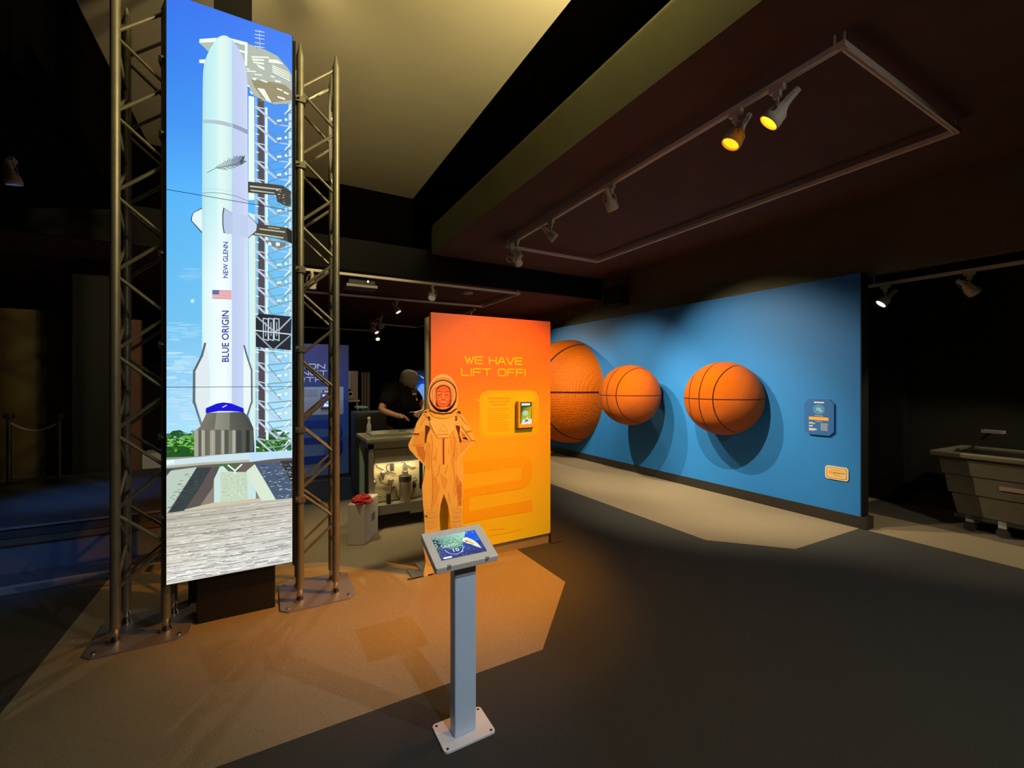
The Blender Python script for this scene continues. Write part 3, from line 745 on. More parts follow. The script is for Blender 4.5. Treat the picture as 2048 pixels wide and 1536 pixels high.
# engine section
d.nxt(.3)
d.poly(c3([(885, 96), (1165, 90), (1205, 130), (1240, 215), (1248, 395), (790, 428), (790, 240), (838, 200)]), [(120, 122, 108), (74, 78, 76), (110, 112, 104), (70, 72, 68), (50, 54, 52), (128, 126, 110), (136, 134, 116), (120, 118, 104)])
d.nxt(.2)
d.poly(c3([(960, 96), (1060, 94), (1060, 225), (945, 225)]), [(142, 142, 126), (128, 130, 116), (128, 130, 116), (146, 146, 130)])
d.poly(c3([(880, 62), (960, 27), (1010, 18), (1070, 25), (1165, 62), (1167, 92), (1080, 84), (980, 84), (878, 100)]), (22, 18, 214)); d.nxt(.2); d.poly(c3([(1003, 52), (1038, 36), (1040, 42), (1008, 58)]), (225, 230, 250))
for xa, xb, cc in ((792, 822, (166, 166, 148)), (824, 846, (96, 96, 84)), (848, 872, (170, 168, 150)), (876, 908, (104, 104, 92)), (910, 950, (158, 156, 138)), (954, 992, (100, 100, 90)), (994, 1020, (156, 156, 140)), (1024, 1050, (84, 86, 78)), (1052, 1076, (120, 122, 110)), (1078, 1106, (160, 162, 146)), (1110, 1150, (66, 70, 66)), (1154, 1180, (84, 88, 82)), (1184, 1210, (46, 50, 48)), (1214, 1238, (86, 88, 82))):
    d.poly(c3([(xa, 235), (xa + 4, 228), (xb - 4, 228), (xb, 235), (xb, 428 - (xb - 790) * .09), (xa, 430 - (xa - 790) * .09)]), cc)
for xx in (850, 930, 1008, 1092): d.nxt(.05); d.line(c3([(xx, 232), (xx, 405)]), 1.2, (196, 194, 176))
# pad
d.nxt(.3)
d.poly([(331, 915), (584, 905), (584, 1128), (331, 1175)], (150, 146, 138)); d.nxt(.2)
d.poly(c3([(575, 500), (1240, 455), (1535, 440), (1535, 500), (1240, 560), (575, 560)]), (104, 96, 90)); d.poly(c3([(940, 480), (1120, 470), (1120, 560), (940, 560)]), (70, 110, 60)); d.nxt(.2)
d.poly(c3([(835, 800), (880, 700), (945, 660), (1000, 560), (1300, 560), (1300, 770)]), (140, 130, 122))
d.poly(c3([(574, 580), (615, 535), (812, 508), (590, 850), (574, 860)]), (186, 204, 190)); d.poly(c3([(574, 515), (640, 522), (598, 545), (574, 575)]), (70, 78, 80))
d.nxt(.2)
d.poly(c3([(812, 512), (925, 508), (850, 640), (715, 838), (592, 858)]), (56, 66, 68)); d.poly(c3([(925, 510), (985, 505), (940, 600), (935, 660), (832, 805), (715, 838), (850, 640)]), (92, 84, 82))
d.poly(c3([(1010, 500), (1050, 540), (1190, 550), (1258, 625), (1258, 748), (942, 778), (942, 600), (985, 505)]), [(210, 232, 214)] * 3 + [(200, 228, 224)] * 5)
d.nxt(.2)
d.poly(c3([(990, 545), (1190, 545), (1200, 750), (990, 772)]), (196, 214, 190)); d.poly(c3([(1185, 540), (1250, 486), (1412, 758), (1300, 768)]), (214, 232, 210))
d.poly(c3([(1250, 476), (1440, 470), (1535, 645), (1535, 748), (1412, 758)]), (74, 92, 118)); d.poly(c3([(1440, 462), (1535, 455), (1535, 645)]), (48, 56, 62)); d.nxt(.2)
d.line(c3([(1050, 495), (1100, 535), (1150, 490)]), 3, (232, 244, 240)); d.line(c3([(1100, 535), (1100, 556)]), 3, (232, 244, 240))
for i in range(110):
    x, y_ = random.uniform(1290, 1530), random.uniform(480, 745)
    if y_ < 480 + (x - 1300) * .0 or (x - 1250) * 1.75 < (y_ - 476) * 1.0: continue
    d.nxt(.01); d.line(c3([(x, y_), (min(1533, x + random.uniform(8, 26)), y_ - random.uniform(1, 5))]), .9, random.choice([(150, 176, 200), (110, 134, 160), (40, 54, 72), (200, 220, 235)]))
for i in range(90):
    x, y_ = random.uniform(995, 1185), random.uniform(555, 745); d.nxt(.01); d.blob(180 + x / 3.793, 800 + y_ / 3.793, 2, 1.2, random.choice([(214, 230, 206), (176, 196, 168), (204, 220, 190)]), 6)
for i in range(50):
    y_ = random.uniform(560, 820); xm = 740 - (y_ - 560) * .55; x = random.uniform(700, 860) - (y_ - 560) * .55; d.nxt(.01); d.line(c3([(max(590, x), y_), (max(600, x + 25), y_ - 3)]), .7, random.choice([(84, 96, 98), (34, 42, 46)]))
d.nxt(.2)
deck = [(574, 455), (900, 425), (1205, 398), (1535, 382), (1535, 436), (1390, 446), (1210, 470), (850, 492), (574, 518)]
d.poly(c3(deck), (206, 226, 232)); d.nxt(.2); d.poly(c3([(1205, 398), (1535, 382), (1535, 432), (1210, 466)]), (190, 222, 248)); d.poly(c3([(574, 500), (850, 474), (1210, 452), (1210, 470), (850, 492), (574, 518)]), (176, 182, 168)); d.poly(c3([(574, 455), (640, 449), (640, 480), (574, 488)]), (226, 250, 244))
# ground with grooves
gr = c3([(574, 858), (720, 838), (1300, 764), (1540, 742)]) + [(584.5, 1122.5), (331, 1170.3)]
d.nxt(.3); d.poly(gr, [(176, 172, 156), (180, 176, 160), (186, 180, 170), (190, 186, 176), (216, 216, 214), (222, 220, 206)]); d.poly(c3([(716, 830), (935, 778), (1300, 745), (1300, 764), (720, 838)]), (206, 196, 166)); d.nxt(.2)
def gy0(x): return 800 + (858 - (x * 3.793 - 180 * 3.793 - 574) * .12) / 3.793
for i in range(620):
    x = random.uniform(333, 578); f_ = random.random() ** .8
    ytop = gy0(x) + 2; ybot = 1170 - (x - 331) * .189 - 3
    y_ = ytop + (ybot - ytop) * f_
    L_ = random.uniform(6, 30) * (.6 + .6 * f_); x2 = min(583, x + L_)
    sl = -.10 - .07 * f_
    g = random.choice([-52, -36, -26, 22, 34, 44]); b_ = 180 + 30 * f_
    cc = tuple(max(60, min(252, b_ + g + o_)) for o_ in (2, 0, -12 + 14 * f_))
    d.nxt(.005); d.line([(x, y_), ((x + x2) / 2, y_ + sl * (x2 - x) / 2 + random.uniform(-.8, .8)), (x2, y_ + sl * (x2 - x))], random.uniform(.7, 1.9) * (.6 + .6 * f_), cc)
for i in range(24):
    f_ = i / 23; ya = gy0(333) + 4 + f_ * 205
    d.nxt(.01); d.line([(333, ya), (450, ya - 117 * (.11 + .06 * f_) + random.uniform(-1, 1)), (582, ya - 249 * (.115 + .07 * f_))], .9, (124, 122, 106) if i % 2 else (232, 230, 214))
pic = d.mb.build('rocket_picture', M['screen'], vw)
# clip stray picture vertices to the display rectangle
for v in pic.data.vertices:
    v.co.x = min(max(v.co.x, X0 + .2), X1 + .2); v.co.z = min(max(v.co.z, .33), 4.025)
mb = MB()
kd = d.k * d.d + .001
for z in (.33 + 1.2307, .33 + 2.4624):
    mb.box(X0, X1, VY - kd - .0008, VY - kd, z - .0012, z + .0022)
mb.box(X0 - .003, X0, VY - kd, VY + .06, .328, 4.027).box(X1, X1 + .003, VY - kd, VY + .06, .328, 4.027)
mb.build('panel_seam', M['bezel'], vw)
t = tag(MB().box(-.41, .045, 3.5, 3.72, 0, .44).build('equipment_cabinet', M['blackbox'], bevel=.008), 'black cabinet on the floor beneath the video wall', 'cabinet')
tag(MB().box(-.50, -.42, 3.87, 3.95, 0, .45).build('cable_cover', mat('grey_cover', (.03, .03, .03), .6)), 'narrow grey upright cover left of the black cabinet', 'cable cover')

# ---------------------------------------------------------------- orange panel
def exhibit(name, label, x0, x1, y, h, face_m, side_m, loc):
    t = thing(name, label, 'exhibit panel', loc)
    MB().box(x0, x1, y, y + .035, .10, h).build('front_board', face_m, t)
    MB().box(x0 - .0, x1, y + .055, y + .18, .10, h - .03).box(x0 + .02, x1 - .02, y + .035, y + .055, .10, h - .02).build('panel_core', side_m, t)
    return t
PY = 3.56
def orange_mat():
    m = bpy.data.materials.new('orange_gradient_print'); m.use_nodes = True
    nt = m.node_tree; b = nt.nodes['Principled BSDF']; b.inputs['Roughness'].default_value = .45
    tc = nt.nodes.new('ShaderNodeTexCoord'); sp = nt.nodes.new('ShaderNodeSeparateXYZ'); r = nt.nodes.new('ShaderNodeValToRGB')
    mr = nt.nodes.new('ShaderNodeMapRange'); mr.inputs['From Min'].default_value = .1; mr.inputs['From Max'].default_value = 2.2
    nt.links.new(tc.outputs['Object'], sp.inputs[0]); nt.links.new(sp.outputs['Z'], mr.inputs['Value']); nt.links.new(mr.outputs[0], r.inputs[0]); nt.links.new(r.outputs[0], b.inputs['Base Color'])
    e = r.color_ramp.elements; e[0].position = 0; e[0].color = (.66, .62, .02, 1); e[1].position = 1; e[1].color = (.64, .10, .01, 1)
    q = r.color_ramp.elements.new(.5); q.color = (.70, .42, .015, 1); q = r.color_ramp.elements.new(.75); q.color = (.66, .20, .01, 1)
    return m
op = exhibit('orange_exhibit_panel', 'tall orange panel reading WE HAVE LIFT OFF! behind the astronaut cutout', 1.208, 2.432, PY, 2.185, orange_mat(), M['creamside'], (1.82, 3.65, 0))
MB().box(1.24, 2.43, PY + .02, PY + .16, 0, .10).build('plinth', mat('plinth_brown', (.25, .2, .12), .5), op)
for x0, x1 in ((1.12, 1.24), (2.43, 2.55)):
    mb = MB().box(x0, x1, PY - .03, PY + .17, 0, .008).box(x0 if x0 > 2 else x1 - .012, x0 + .012 if x0 > 2 else x1, PY, PY + .12, .008, .12)
    mb.build('foot_bracket', mat('bracket_dark_steel', (.08, .07, .06), .4, metal=.7), op)
d = Draw(lambda a, b, k: on_y(a, b, PY) - Vector((0, .0005 + k, 0)))
o1 = CR(860, 620, 5.484)
LN = (250, 200, 30); LN2 = (246, 170, 20)
# the lettering is laid out upright on the panel: (x, z) plane
dz = Draw(lambda a, b, k: Vector((a, PY - .0005 - k, b))); dz.step = .3; d.step = .04
p = on_y(989, 721, PY); q = on_y(989, 744.5, PY)
wide_text(dz, 'WE HAVE', p.x, p.z - .031, .060, .82, .011, (236, 222, 30))
wide_text(dz, 'LIFT OFF!', q.x, q.z - .031, .060, .90, .011, (236, 222, 30), .40)
d.line(o1([(262, 228), (358, 132), (520, 146), (700, 164), (880, 176), (1035, 178), (1110, 260)]), .9, (214, 140, 20))
def tri(cx, cy, r, up=1, c=(214, 146, 20)): d.line(o1([(cx - r, cy + r * .8 * up), (cx, cy - r * up), (cx + r, cy + r * .8 * up), (cx - r, cy + r * .8 * up)]), 1.0, c)
tri(605, 285, 32); tri(497, 268, 26, -1, (200, 96, 14)); d.ring(860 + 712 / 5.484, 620 + 292 / 5.484, 5, 5, .8, (200, 96, 14)); d.ring(860 + 825 / 5.484, 620 + 285 / 5.484, 5.5, 4.5, .8, (200, 96, 14)); tri(925, 300, 18, 1, (200, 90, 14))
# speech bubble
bub = o1([(545, 960), (570, 910), (640, 885), (1100, 880), (1165, 905), (1192, 960), (1192, 1290), (1165, 1350), (1100, 1380), (660, 1408), (590, 1395), (548, 1345), (540, 1290)])
d.nxt(); d.poly(bub, (218, 198, 24)); d.poly(o1([(480, 976), (545, 980), (545, 1010)]), (218, 198, 24)); d.nxt()
inner = o1([(565, 970), (590, 925), (645, 903), (1095, 896), (1150, 920), (1174, 965), (1174, 1285), (1148, 1338), (1095, 1362), (665, 1390), (604, 1376), (566, 1335), (560, 1285)])
d.line(inner + [inner[0]], .8, (208, 150, 14)); d.nxt()
for yy, xa, xb in ((972, 640, 875), (1008, 655, 865), (1040, 680, 835)): d.line(o1([(xa, yy), (xb, yy - 4)]), 2.2, (206, 158, 16))
yy = 1085
while yy < 1350:
    xb = random.uniform(820, 890); d.line(o1([(635, yy), (xb, yy - 5)]), 1.0, (204, 154, 16)); yy += 22 if random.random() < .8 else 34
# big 2 in tone on tone
c8 = CR(780, 860, 6.4); TW = (214, 172, 20)
d.poly(c8([(945, 405), (1700, 330), (1790, 370), (1815, 440), (1815, 600), (1780, 690), (1690, 750), (1060, 850), (1025, 870), (1010, 940), (1010, 1040), (1820, 890), (1820, 1040), (940, 1190), (930, 760), (1640, 640), (1680, 610), (1690, 480), (1650, 465), (945, 560)]), TW)
d.line(c8([(1270, 1280), (1470, 1262)]), .7, (226, 140, 20)); d.line(c8([(1270, 1355), (1480, 1320), (1690, 1270)]), .6, (226, 140, 20))
d.mb.build('panel_print', M['paint'], op); dz.mb.build('lettering', M['paint'], op)
# tablet on the panel
tb = thing('wall_tablet', 'small upright lit tablet in an orange holder on the orange panel', 'tablet', (2.2, PY, 1.3))
a = on_y(1032, 856, PY); b = on_y(1066, 801, PY)
MB().box(a.x, b.x, PY - .045, PY, a.z, b.z).build('holder', mat('holder_orange', (.72, .44, .02), .45), tb, bevel=.006)
a2 = on_y(1040.5, 849, PY - .045); b2 = on_y(1063.5, 804, PY - .045)
def Q(u, v, k=0): return Vector((a2.x + (b2.x - a2.x) * u, PY - .0455 - k, a2.z + (b2.z - a2.z) * v))
dd = Draw(lambda u, v, k: Q(u, v, k))
dd.poly([(0, 0), (1, 0), (1, 1), (0, 1)], [(90, 110, 40), (70, 90, 30), (40, 60, 20), (30, 60, 40)]); dd.nxt()
dd.poly([(.1, .1), (.9, .2), (.98, .8), (.3, .75), (.1, .5)], [(190, 200, 60), (220, 210, 40), (190, 170, 20), (90, 130, 30), (120, 160, 60)]); dd.nxt()
dd.ell(.45, .5, .26, .12, (200, 220, 170)); dd.nxt(); dd.poly([(.1, .85), (.85, .85), (.85, .95), (.1, .95)], (240, 245, 245)); dd.poly([(.02, 0), (.98, 0), (.98, .25), (.75, .2), (.6, .35), (.45, .15), (.3, .25), (.15, .12)], (235, 245, 235)); dd.nxt(); dd.poly([(.3, .1), (.7, .14), (.6, .22)], (50, 70, 40))
dd.mb.build('tablet_picture', M['screen_dim'], tb)

# ---------------------------------------------------------------- astronaut cutout
AY = 3.45
ac = thing('astronaut_cutout', 'life-size flat astronaut cutout with smiling face before the orange panel', 'cardboard cutout', (1.2, AY, 0))
c7 = CR(800, 740, 10.24); k2 = CR(820, 1030, 8.533)
out = c7([(880, 95), (780, 120), (680, 200), (600, 330), (572, 460), (560, 600), (575, 700), (610, 790), (500, 830), (420, 960), (345, 1080), (300, 1220), (250, 1360), (180, 1500)]) + \
    [(816.7, 891), (819, 899), (832, 914), (847, 929), (851, 934), (848.5, 950), (844, 972), (846, 1008), (848.7, 1032), (849.5, 1063), (846, 1090), (849, 1106), (851.5, 1124), (847, 1146), (846, 1154.5), (862, 1152), (873, 1148), (878, 1125), (880, 1095), (880, 1061), (879, 1032), (881.6, 1008), (887.8, 988), (895.6, 1010), (901, 1040), (903, 1070), (904, 1100), (902, 1125), (900, 1143), (915, 1141), (930, 1134), (931, 1126), (922, 1105), (920, 1080), (923, 1055), (925, 1038), (925, 1016), (927, 969), (928.4, 940), (923, 915)] + \
    [(944, 887), (951, 882), (950, 878)] + c7([(1460, 1250), (1390, 1090), (1290, 930), (1240, 830), (1170, 820), (1150, 790), (1180, 700), (1185, 560), (1170, 430), (1130, 300), (1060, 190), (980, 120)])
out = [tuple(x) for x in out]
def AP(a, b, t_): 
    v = on_y(a, b, AY); v.z = max(v.z, .001); v.y = AY + .010 * t_; return v
MB().prism(out, AP).build('cutout_board', mat('cutout_board_white', (.62, .52, .22), .5), ac)
d = Draw(lambda a, b, k: on_y(a, b, AY) - Vector((0, .0005 + k, 0))); d.step = .04
SU = (212, 190, 120); SH = (200, 168, 100); SD = (178, 128, 70); DK = (84, 44, 40); PK = (216, 196, 150)
# body shading of the print
d.poly(c8([(540, 0), (720, -10), (860, 0), (885, 130), (900, 420), (930, 700), (925, 960), (900, 1010), (780, 1020), (690, 790), (640, 960), (560, 1040), (450, 1020), (425, 700), (455, 420), (460, 120)]), SU)
d.nxt()
for pl, cc in ((([(545, 560), (600, 620), (640, 740), (600, 900), (560, 990), (545, 860)]), SH), (([(845, 560), (920, 700), (915, 960), (880, 980), (850, 800)]), SD), (([(560, 330), (600, 360), (560, 400), (545, 380)]), SH), (([(470, 140), (520, 180), (530, 340), (510, 520), (470, 500), (460, 320)]), SH),
               (([(760, 60), (850, 90), (880, 300), (850, 420), (800, 330), (770, 180)]), SH), (([(640, 560), (700, 600), (740, 640), (700, 780), (660, 700)]), SH), (([(320, 60), (430, 10), (445, 120), (440, 230), (330, 200), (290, 210), (300, 130)]), SH), (([(330, 210), (430, 220), (455, 300), (440, 420), (360, 320)]), SD),
               (([(890, 130), (960, 90), (1050, 150), (960, 250), (905, 310), (890, 260)]), SH), (([(905, 10), (960, 60), (1000, 130), (930, 110)]), SD)):
    d.poly(c8(pl), cc)
d.nxt()
for ln in ([(530, 60), (545, 200), (530, 420), (545, 700), (540, 1030)], [(800, 20), (835, 130), (820, 300), (815, 440), (830, 640), (835, 850)], [(635, 450), (620, 560), (560, 640)], [(740, 450), (700, 560)], [(300, 200), (330, 200), (420, 190)], [(895, 150), (960, 145), (1090, 140)]):
    d.line(c8(ln), 1.3, SD)
for i in range(8):
    yy = 1000 + i * 32; j_ = random.uniform(-8, 8); w_ = random.uniform(.5, 1.3)
    d.line(c8([(462 + j_, yy + 18), (500, yy + 30 + j_), (560, yy + 26), (610 + j_, yy + 2)]), w_, SD if i % 2 else SH); d.line(c8([(800 + j_, yy + 8), (840, yy + 22), (880, yy + 20 + j_), (918, yy + 2)]), w_, SD if i % 2 else SH)
for i in range(60):
    side = random.random() < .5; xx = random.uniform(460, 660) if side else random.uniform(720, 910); yy = random.uniform(120, 960)
    if not side and yy > 900: continue
    L_ = random.uniform(30, 120); k_ = random.uniform(-.25, .25)
    d.nxt(.02); d.line(c8([(xx, yy), (xx + k_ * L_ * .4, yy + L_ * .5), (xx + k_ * L_, yy + L_)]), random.uniform(.4, 1.4), random.choice([(204, 178, 108), (222, 200, 130), (196, 160, 94), (206, 182, 112)]))
d.line(c8([(455, 1095), (470, 1110)]), 2, DK); d.line(c8([(420, 1370), (560, 1350), (650, 1330)]), 1.2, SH)
d.poly(k2([(250, 640), (350, 600), (370, 700), (430, 850), (330, 860), (280, 800)]), SH); d.poly(k2([(380, 1020), (470, 960), (470, 1030), (420, 1055)]), SD)
d.poly(k2([(225, 1062), (300, 960), (330, 900), (300, 1040)]), PK)
# zip, straps
d.nxt(); d.poly(c8([(674, 108), (694, 108), (694, 440), (676, 440)]), (120, 40, 36)); d.line(c8([(672, 110), (672, 440)]), .8, PK)
d.poly(c7([(520, 1130), (600, 1150), (620, 1200), (560, 1330), (530, 1500), (505, 1480), (515, 1300)]), DK); d.poly(c7([(1140, 1130), (1230, 1150), (1215, 1330), (1265, 1450), (1225, 1500), (1200, 1350)]), DK)
d.poly(c7([(480, 880), (520, 835), (570, 850), (560, 900), (600, 960), (560, 980), (500, 930)]), SH); d.poly(c7([(1160, 860), (1210, 830), (1258, 880), (1240, 900), (1180, 880)]), DK); d.poly(c7([(485, 880), (520, 838), (560, 848), (530, 870)]), DK)
d.poly(c7([(1165, 880), (1210, 890), (1220, 950), (1180, 1000), (1150, 960)]), SH)
for a_, b_ in ((590, 970), (600, 1010), (1140, 965), (1150, 1015)): d.ell(800 + a_ / 10.24, 740 + b_ / 10.24, 2.4, 2, DK)
d.poly(c7([(280, 1295), (400, 1300), (385, 1330), (275, 1325)]), (110, 40, 34)); d.poly(c7([(1350, 1245), (1460, 1240), (1470, 1268), (1360, 1275)]), SD)
d.line(c7([(1260, 1130), (1330, 1250), (1460, 1430), (1540, 1450)]), 1, SD); d.line(c7([(1240, 950), (1330, 1080), (1390, 1110)]), .8, SD); d.line(c7([(420, 1130), (500, 1010), (560, 960)]), 1, SD)
# chest plate
d.nxt(); d.poly(c7([(640, 960), (740, 1000), (880, 1015), (1040, 995), (1130, 950), (1110, 1060), (1100, 1230), (1000, 1390), (770, 1400), (680, 1260), (600, 1080)]), (214, 204, 150)); d.nxt()
d.line(c7([(610, 1090), (690, 1260), (780, 1390), (985, 1385), (1095, 1240)]), .9, SD); d.line(c7([(800, 1250), (890, 1115), (970, 1250), (800, 1250)]), .8, (180, 150, 90)); d.line(c7([(780, 1322), (990, 1318)]), 1.4, SD)
# collar
d.nxt(); d.poly(c7([(600, 800), (700, 850), (880, 880), (1060, 850), (1150, 790), (1150, 860), (1060, 960), (880, 1000), (700, 970), (610, 880)]), SU); d.nxt()
d.line(c7([(610, 830), (720, 880), (880, 900), (1040, 880), (1145, 800)]), 3.4, DK); d.line(c7([(620, 890), (740, 960), (880, 985), (1040, 960), (1130, 900)]), .9, SH)
# helmet
hx, hy = 800 + 875 / 10.24, 740 + 500 / 10.24
d.nxt(); d.ell(hx, hy - 2, 29, 38.5, (226, 206, 176), 40); d.poly(c7([(585, 600), (1170, 600), (1150, 780), (1000, 860), (760, 860), (610, 790)]), PK); d.nxt()
d.ring(hx, hy - 1, 27.5, 32, 1.2, (150, 84, 60), 40, 200, 340); d.ring(hx, hy + .5, 26.6, 29, 2.6, DK, 44); d.nxt(); d.ell(hx, hy + 1, 25.6, 28, (226, 190, 170), 40); d.ring(hx, hy + 3.5, 24, 26.5, 1, (150, 90, 70), 40, 20, 160); d.nxt()
d.poly(c7([(640, 420), (700, 350), (735, 340), (735, 640), (700, 700), (650, 620)]), (196, 150, 130)); d.poly(c7([(1030, 340), (1090, 400), (1110, 520), (1080, 640), (1040, 700)]), (200, 160, 140)); d.line(c7([(690, 400), (680, 560), (720, 700)]), 1.6, (236, 214, 200)); d.poly(c7([(735, 330), (820, 285), (950, 285), (1030, 330), (1030, 360), (740, 360)]), (206, 176, 150)); d.nxt()
d.poly(c7([(735, 480), (740, 370), (800, 320), (880, 300), (970, 320), (1025, 370), (1045, 480), (1050, 620), (1030, 740), (960, 760), (800, 770), (735, 740), (720, 700), (740, 620)]), (120, 56, 40)); d.nxt()
d.poly(c7([(745, 480), (765, 400), (820, 345), (890, 328), (960, 345), (1005, 400), (1025, 480), (1025, 590), (1000, 680), (950, 750), (880, 785), (810, 750), (765, 680), (748, 590)]), (206, 116, 84)); d.nxt()
d.poly(c7([(760, 470), (830, 455), (830, 480), (770, 490)]), (236, 170, 136)); d.poly(c7([(930, 460), (1005, 475), (1000, 495), (935, 485)]), (230, 160, 124)); d.poly(c7([(790, 560), (850, 570), (830, 620), (790, 620)]), (230, 150, 116)); d.poly(c7([(930, 570), (990, 565), (980, 620), (940, 620)]), (226, 144, 110)); d.poly(c7([(870, 470), (895, 470), (905, 580), (870, 590)]), (232, 156, 120)); d.nxt()
d.line(c7([(770, 452), (800, 438), (840, 450)]), 1, (110, 50, 36)); d.line(c7([(930, 450), (970, 440), (1005, 455)]), 1, (110, 50, 36)); d.line(c7([(780, 505), (830, 505)]), 1.2, (90, 36, 30)); d.line(c7([(935, 505), (985, 505)]), 1.2, (90, 36, 30)); d.line(c7([(860, 598), (885, 605), (912, 598)]), .9, (140, 60, 44))
d.poly(c7([(805, 640), (850, 650), (900, 652), (960, 635), (945, 675), (890, 695), (835, 685)]), (150, 50, 40)); d.nxt(); d.poly(c7([(818, 645), (850, 652), (900, 654), (950, 642), (930, 668), (885, 674), (835, 668)]), (244, 226, 210))
d.ring(800 + 880 / 10.24, 740 + 715 / 10.24, 7, 3, .6, (160, 80, 58), 10, 40, 140)
d.mb.build('astronaut_print', M['paint'], ac)
MB().box(.98, 1.6, AY - .0, AY + .012, 0, .012).box(1.07, 1.22, AY + .012, AY + .10, 0, .01).box(1.02, 1.08, AY + .0, AY + .18, 0, .008).build('foot_plate', mat('foot_steel', (.07, .06, .05), .4, metal=.6), ac)

# ---------------------------------------------------------------- kiosk
kx0, kx1 = .725, .830
ks = thing('touchscreen_kiosk', 'grey pedestal kiosk with a tilted touchscreen in the foreground', 'kiosk', (.78, 1.85, 0))
MB().prism(rrect(.66, .905, 1.76, 1.937, .018), lambda a, b, q: Vector((a, b, .008 * q))).build('base_plate', M['kiosk'], ks)
mb = MB()
for a, b in ((.678, 1.777), (.888, 1.777), (.888, 1.92), (.678, 1.92)): mb.lathe([(.006, .008), (.006, .0095)], 12, o=(a, b, 0))
mb.build('screw', M['screw'], ks)
post = MB().box(kx0, kx1, 1.812, 1.872, .008, .80).build('post', mat('kiosk_post_enamel', (.58, .70, .84), .45), ks, bevel=.006)
T0 = Vector((.607, 1.722, .822)); ex = Vector((1, 0, 0)); ev = Vector((0, .205, .083)); vl = ev.length; evn = ev.normalized(); en = ex.cross(evn)
HM = Matrix((( 1, 0, 0, T0.x), (0, evn.y, en.y, T0.y), (0, evn.z, en.z, T0.z), (0, 0, 0, 1)))
hw = .292
MB().box(.09, .20, .06, .14, -.075, -.02, HM).build('neck', M['kioskhead'], ks)
mb = MB(); out_ = rrect(0, hw, 0, vl, .006, 2)
mb.prism(out_, lambda a, b, q: HM @ Vector((a, b, -.032 + .032 * q)))
hd = mb.build('screen_housing', M['kioskhead'], ks, bevel=.003)
mb = MB()
for cx_ in (.058, .235):
    for i in range(-1, 2): mb.box(cx_ + i * .006 - .0015, cx_ + i * .006 + .0015, -.0006, .008, -.018, .0006, HM)
mb.build('vent_slot', M['screw'], ks)
d = Draw(lambda u, v, k: HM @ Vector((.036 + .215 * u, .038 + .145 * v, .0006 + k)))
d.poly([(0, 0), (1, 0), (1, 1), (0, 1)], [(50, 58, 120), (40, 50, 90), (0, 90, 240), (80, 120, 130)]); d.nxt()
d.poly([(.0, .95), (.1, .6), (.3, .35), (.5, .4), (.62, .6), (.72, .8), (.78, 1), (.02, 1)], [(150, 190, 190), (90, 130, 140), (100, 150, 130), (110, 180, 130), (150, 220, 170), (170, 230, 210), (190, 240, 230), (120, 170, 170)]); d.nxt(.5)
d.poly([(.78, 1), (.66, .7), (.75, .5), (1, .55), (1, 1)], (0, 96, 242)); d.poly([(0, .92), (.1, .85), (.14, .6), (.05, .5), (0, .55)], (40, 44, 84)); d.nxt(.5)
for i in range(330):
    u, v = random.random() * .97, random.random() * .96
    if u > .7 and v > .55:
        if random.random() < .75: continue
        cc = (200, 230, 250)
    elif v > .45 and u < .75: cc = random.choice([(130, 190, 150), (90, 140, 120), (170, 220, 190), (60, 100, 100), (200, 240, 220)])
    elif v < .35: cc = random.choice([(56, 66, 130), (90, 104, 170), (36, 42, 80), (120, 130, 180), (70, 90, 150)])
    else: cc = random.choice([(50, 80, 110), (110, 160, 150), (40, 50, 80), (150, 200, 180)])
    d.nxt(.004); d.blob(u, v, random.uniform(.006, .028), random.uniform(.006, .022), cc, 6)
d.nxt(.3)
d.ring(.36, .44, .2, .30, .014, (225, 240, 245), 26, -170, 5); d.nxt(.2)
draw_text(d, 'LAUNCH', lambda u, v: (.13 + .34 * u, .47 + .13 * v), (220, 240, 240)); draw_text(d, '10', lambda u, v: (.32 + .13 * u, .24 + .13 * v), (250, 255, 255))
d.poly(rrect(.05, .24, .035, .105, .03), (250, 252, 255)); d.poly([(.46, .16), (.52, .2), (.5, .22)], (255, 255, 255))
d.nxt(.2); d.poly([(.60, .66), (.66, .75), (.74, .74), (.84, .58), (.90, .38), (.92, .16), (.84, .26), (.74, .42), (.68, .48), (.62, .58)], (252, 250, 232)); d.nxt(.2); d.poly([(.66, .62), (.74, .62), (.82, .42), (.80, .36), (.72, .50)], (240, 214, 110)); d.poly([(.66, .64), (.70, .60), (.70, .50), (.67, .54)], (150, 120, 60))
d.mb.build('touchscreen_picture', M['screen_dim'], ks)

# ---------------------------------------------------------------- blue panel 3
bpY = 7.5
def blue_mat():
    m = bpy.data.materials.new('blue_gradient_print'); m.use_nodes = True
    nt = m.node_tree; b = nt.nodes['Principled BSDF']; b.inputs['Roughness'].default_value = .5
    tc = nt.nodes.new('ShaderNodeTexCoord'); sp = nt.nodes.new('ShaderNodeSeparateXYZ'); r = nt.nodes.new('ShaderNodeValToRGB')
    mr = nt.nodes.new('ShaderNodeMapRange'); mr.inputs['From Min'].default_value = .1; mr.inputs['From Max'].default_value = 2.2
    nt.links.new(tc.outputs['Object'], sp.inputs[0]); nt.links.new(sp.outputs['Z'], mr.inputs['Value']); nt.links.new(mr.outputs[0], r.inputs[0]); nt.links.new(r.outputs[0], b.inputs['Base Color'])
    e = r.color_ramp.elements; e[0].position = 0; e[0].color = (.20, .34, .70, 1); e[1].position = 1; e[1].color = (.006, .008, .13, 1)
    q = r.color_ramp.elements.new(.38); q.color = (.012, .09, .46, 1)
    return m
b3 = exhibit('blue_exhibit_panel', 'blue panel reading MISSION PLANET EARTH seen through the right truss', -.10, 1.15, bpY, 2.185, blue_mat(), blue_mat(), (.5, 7.6, 0))
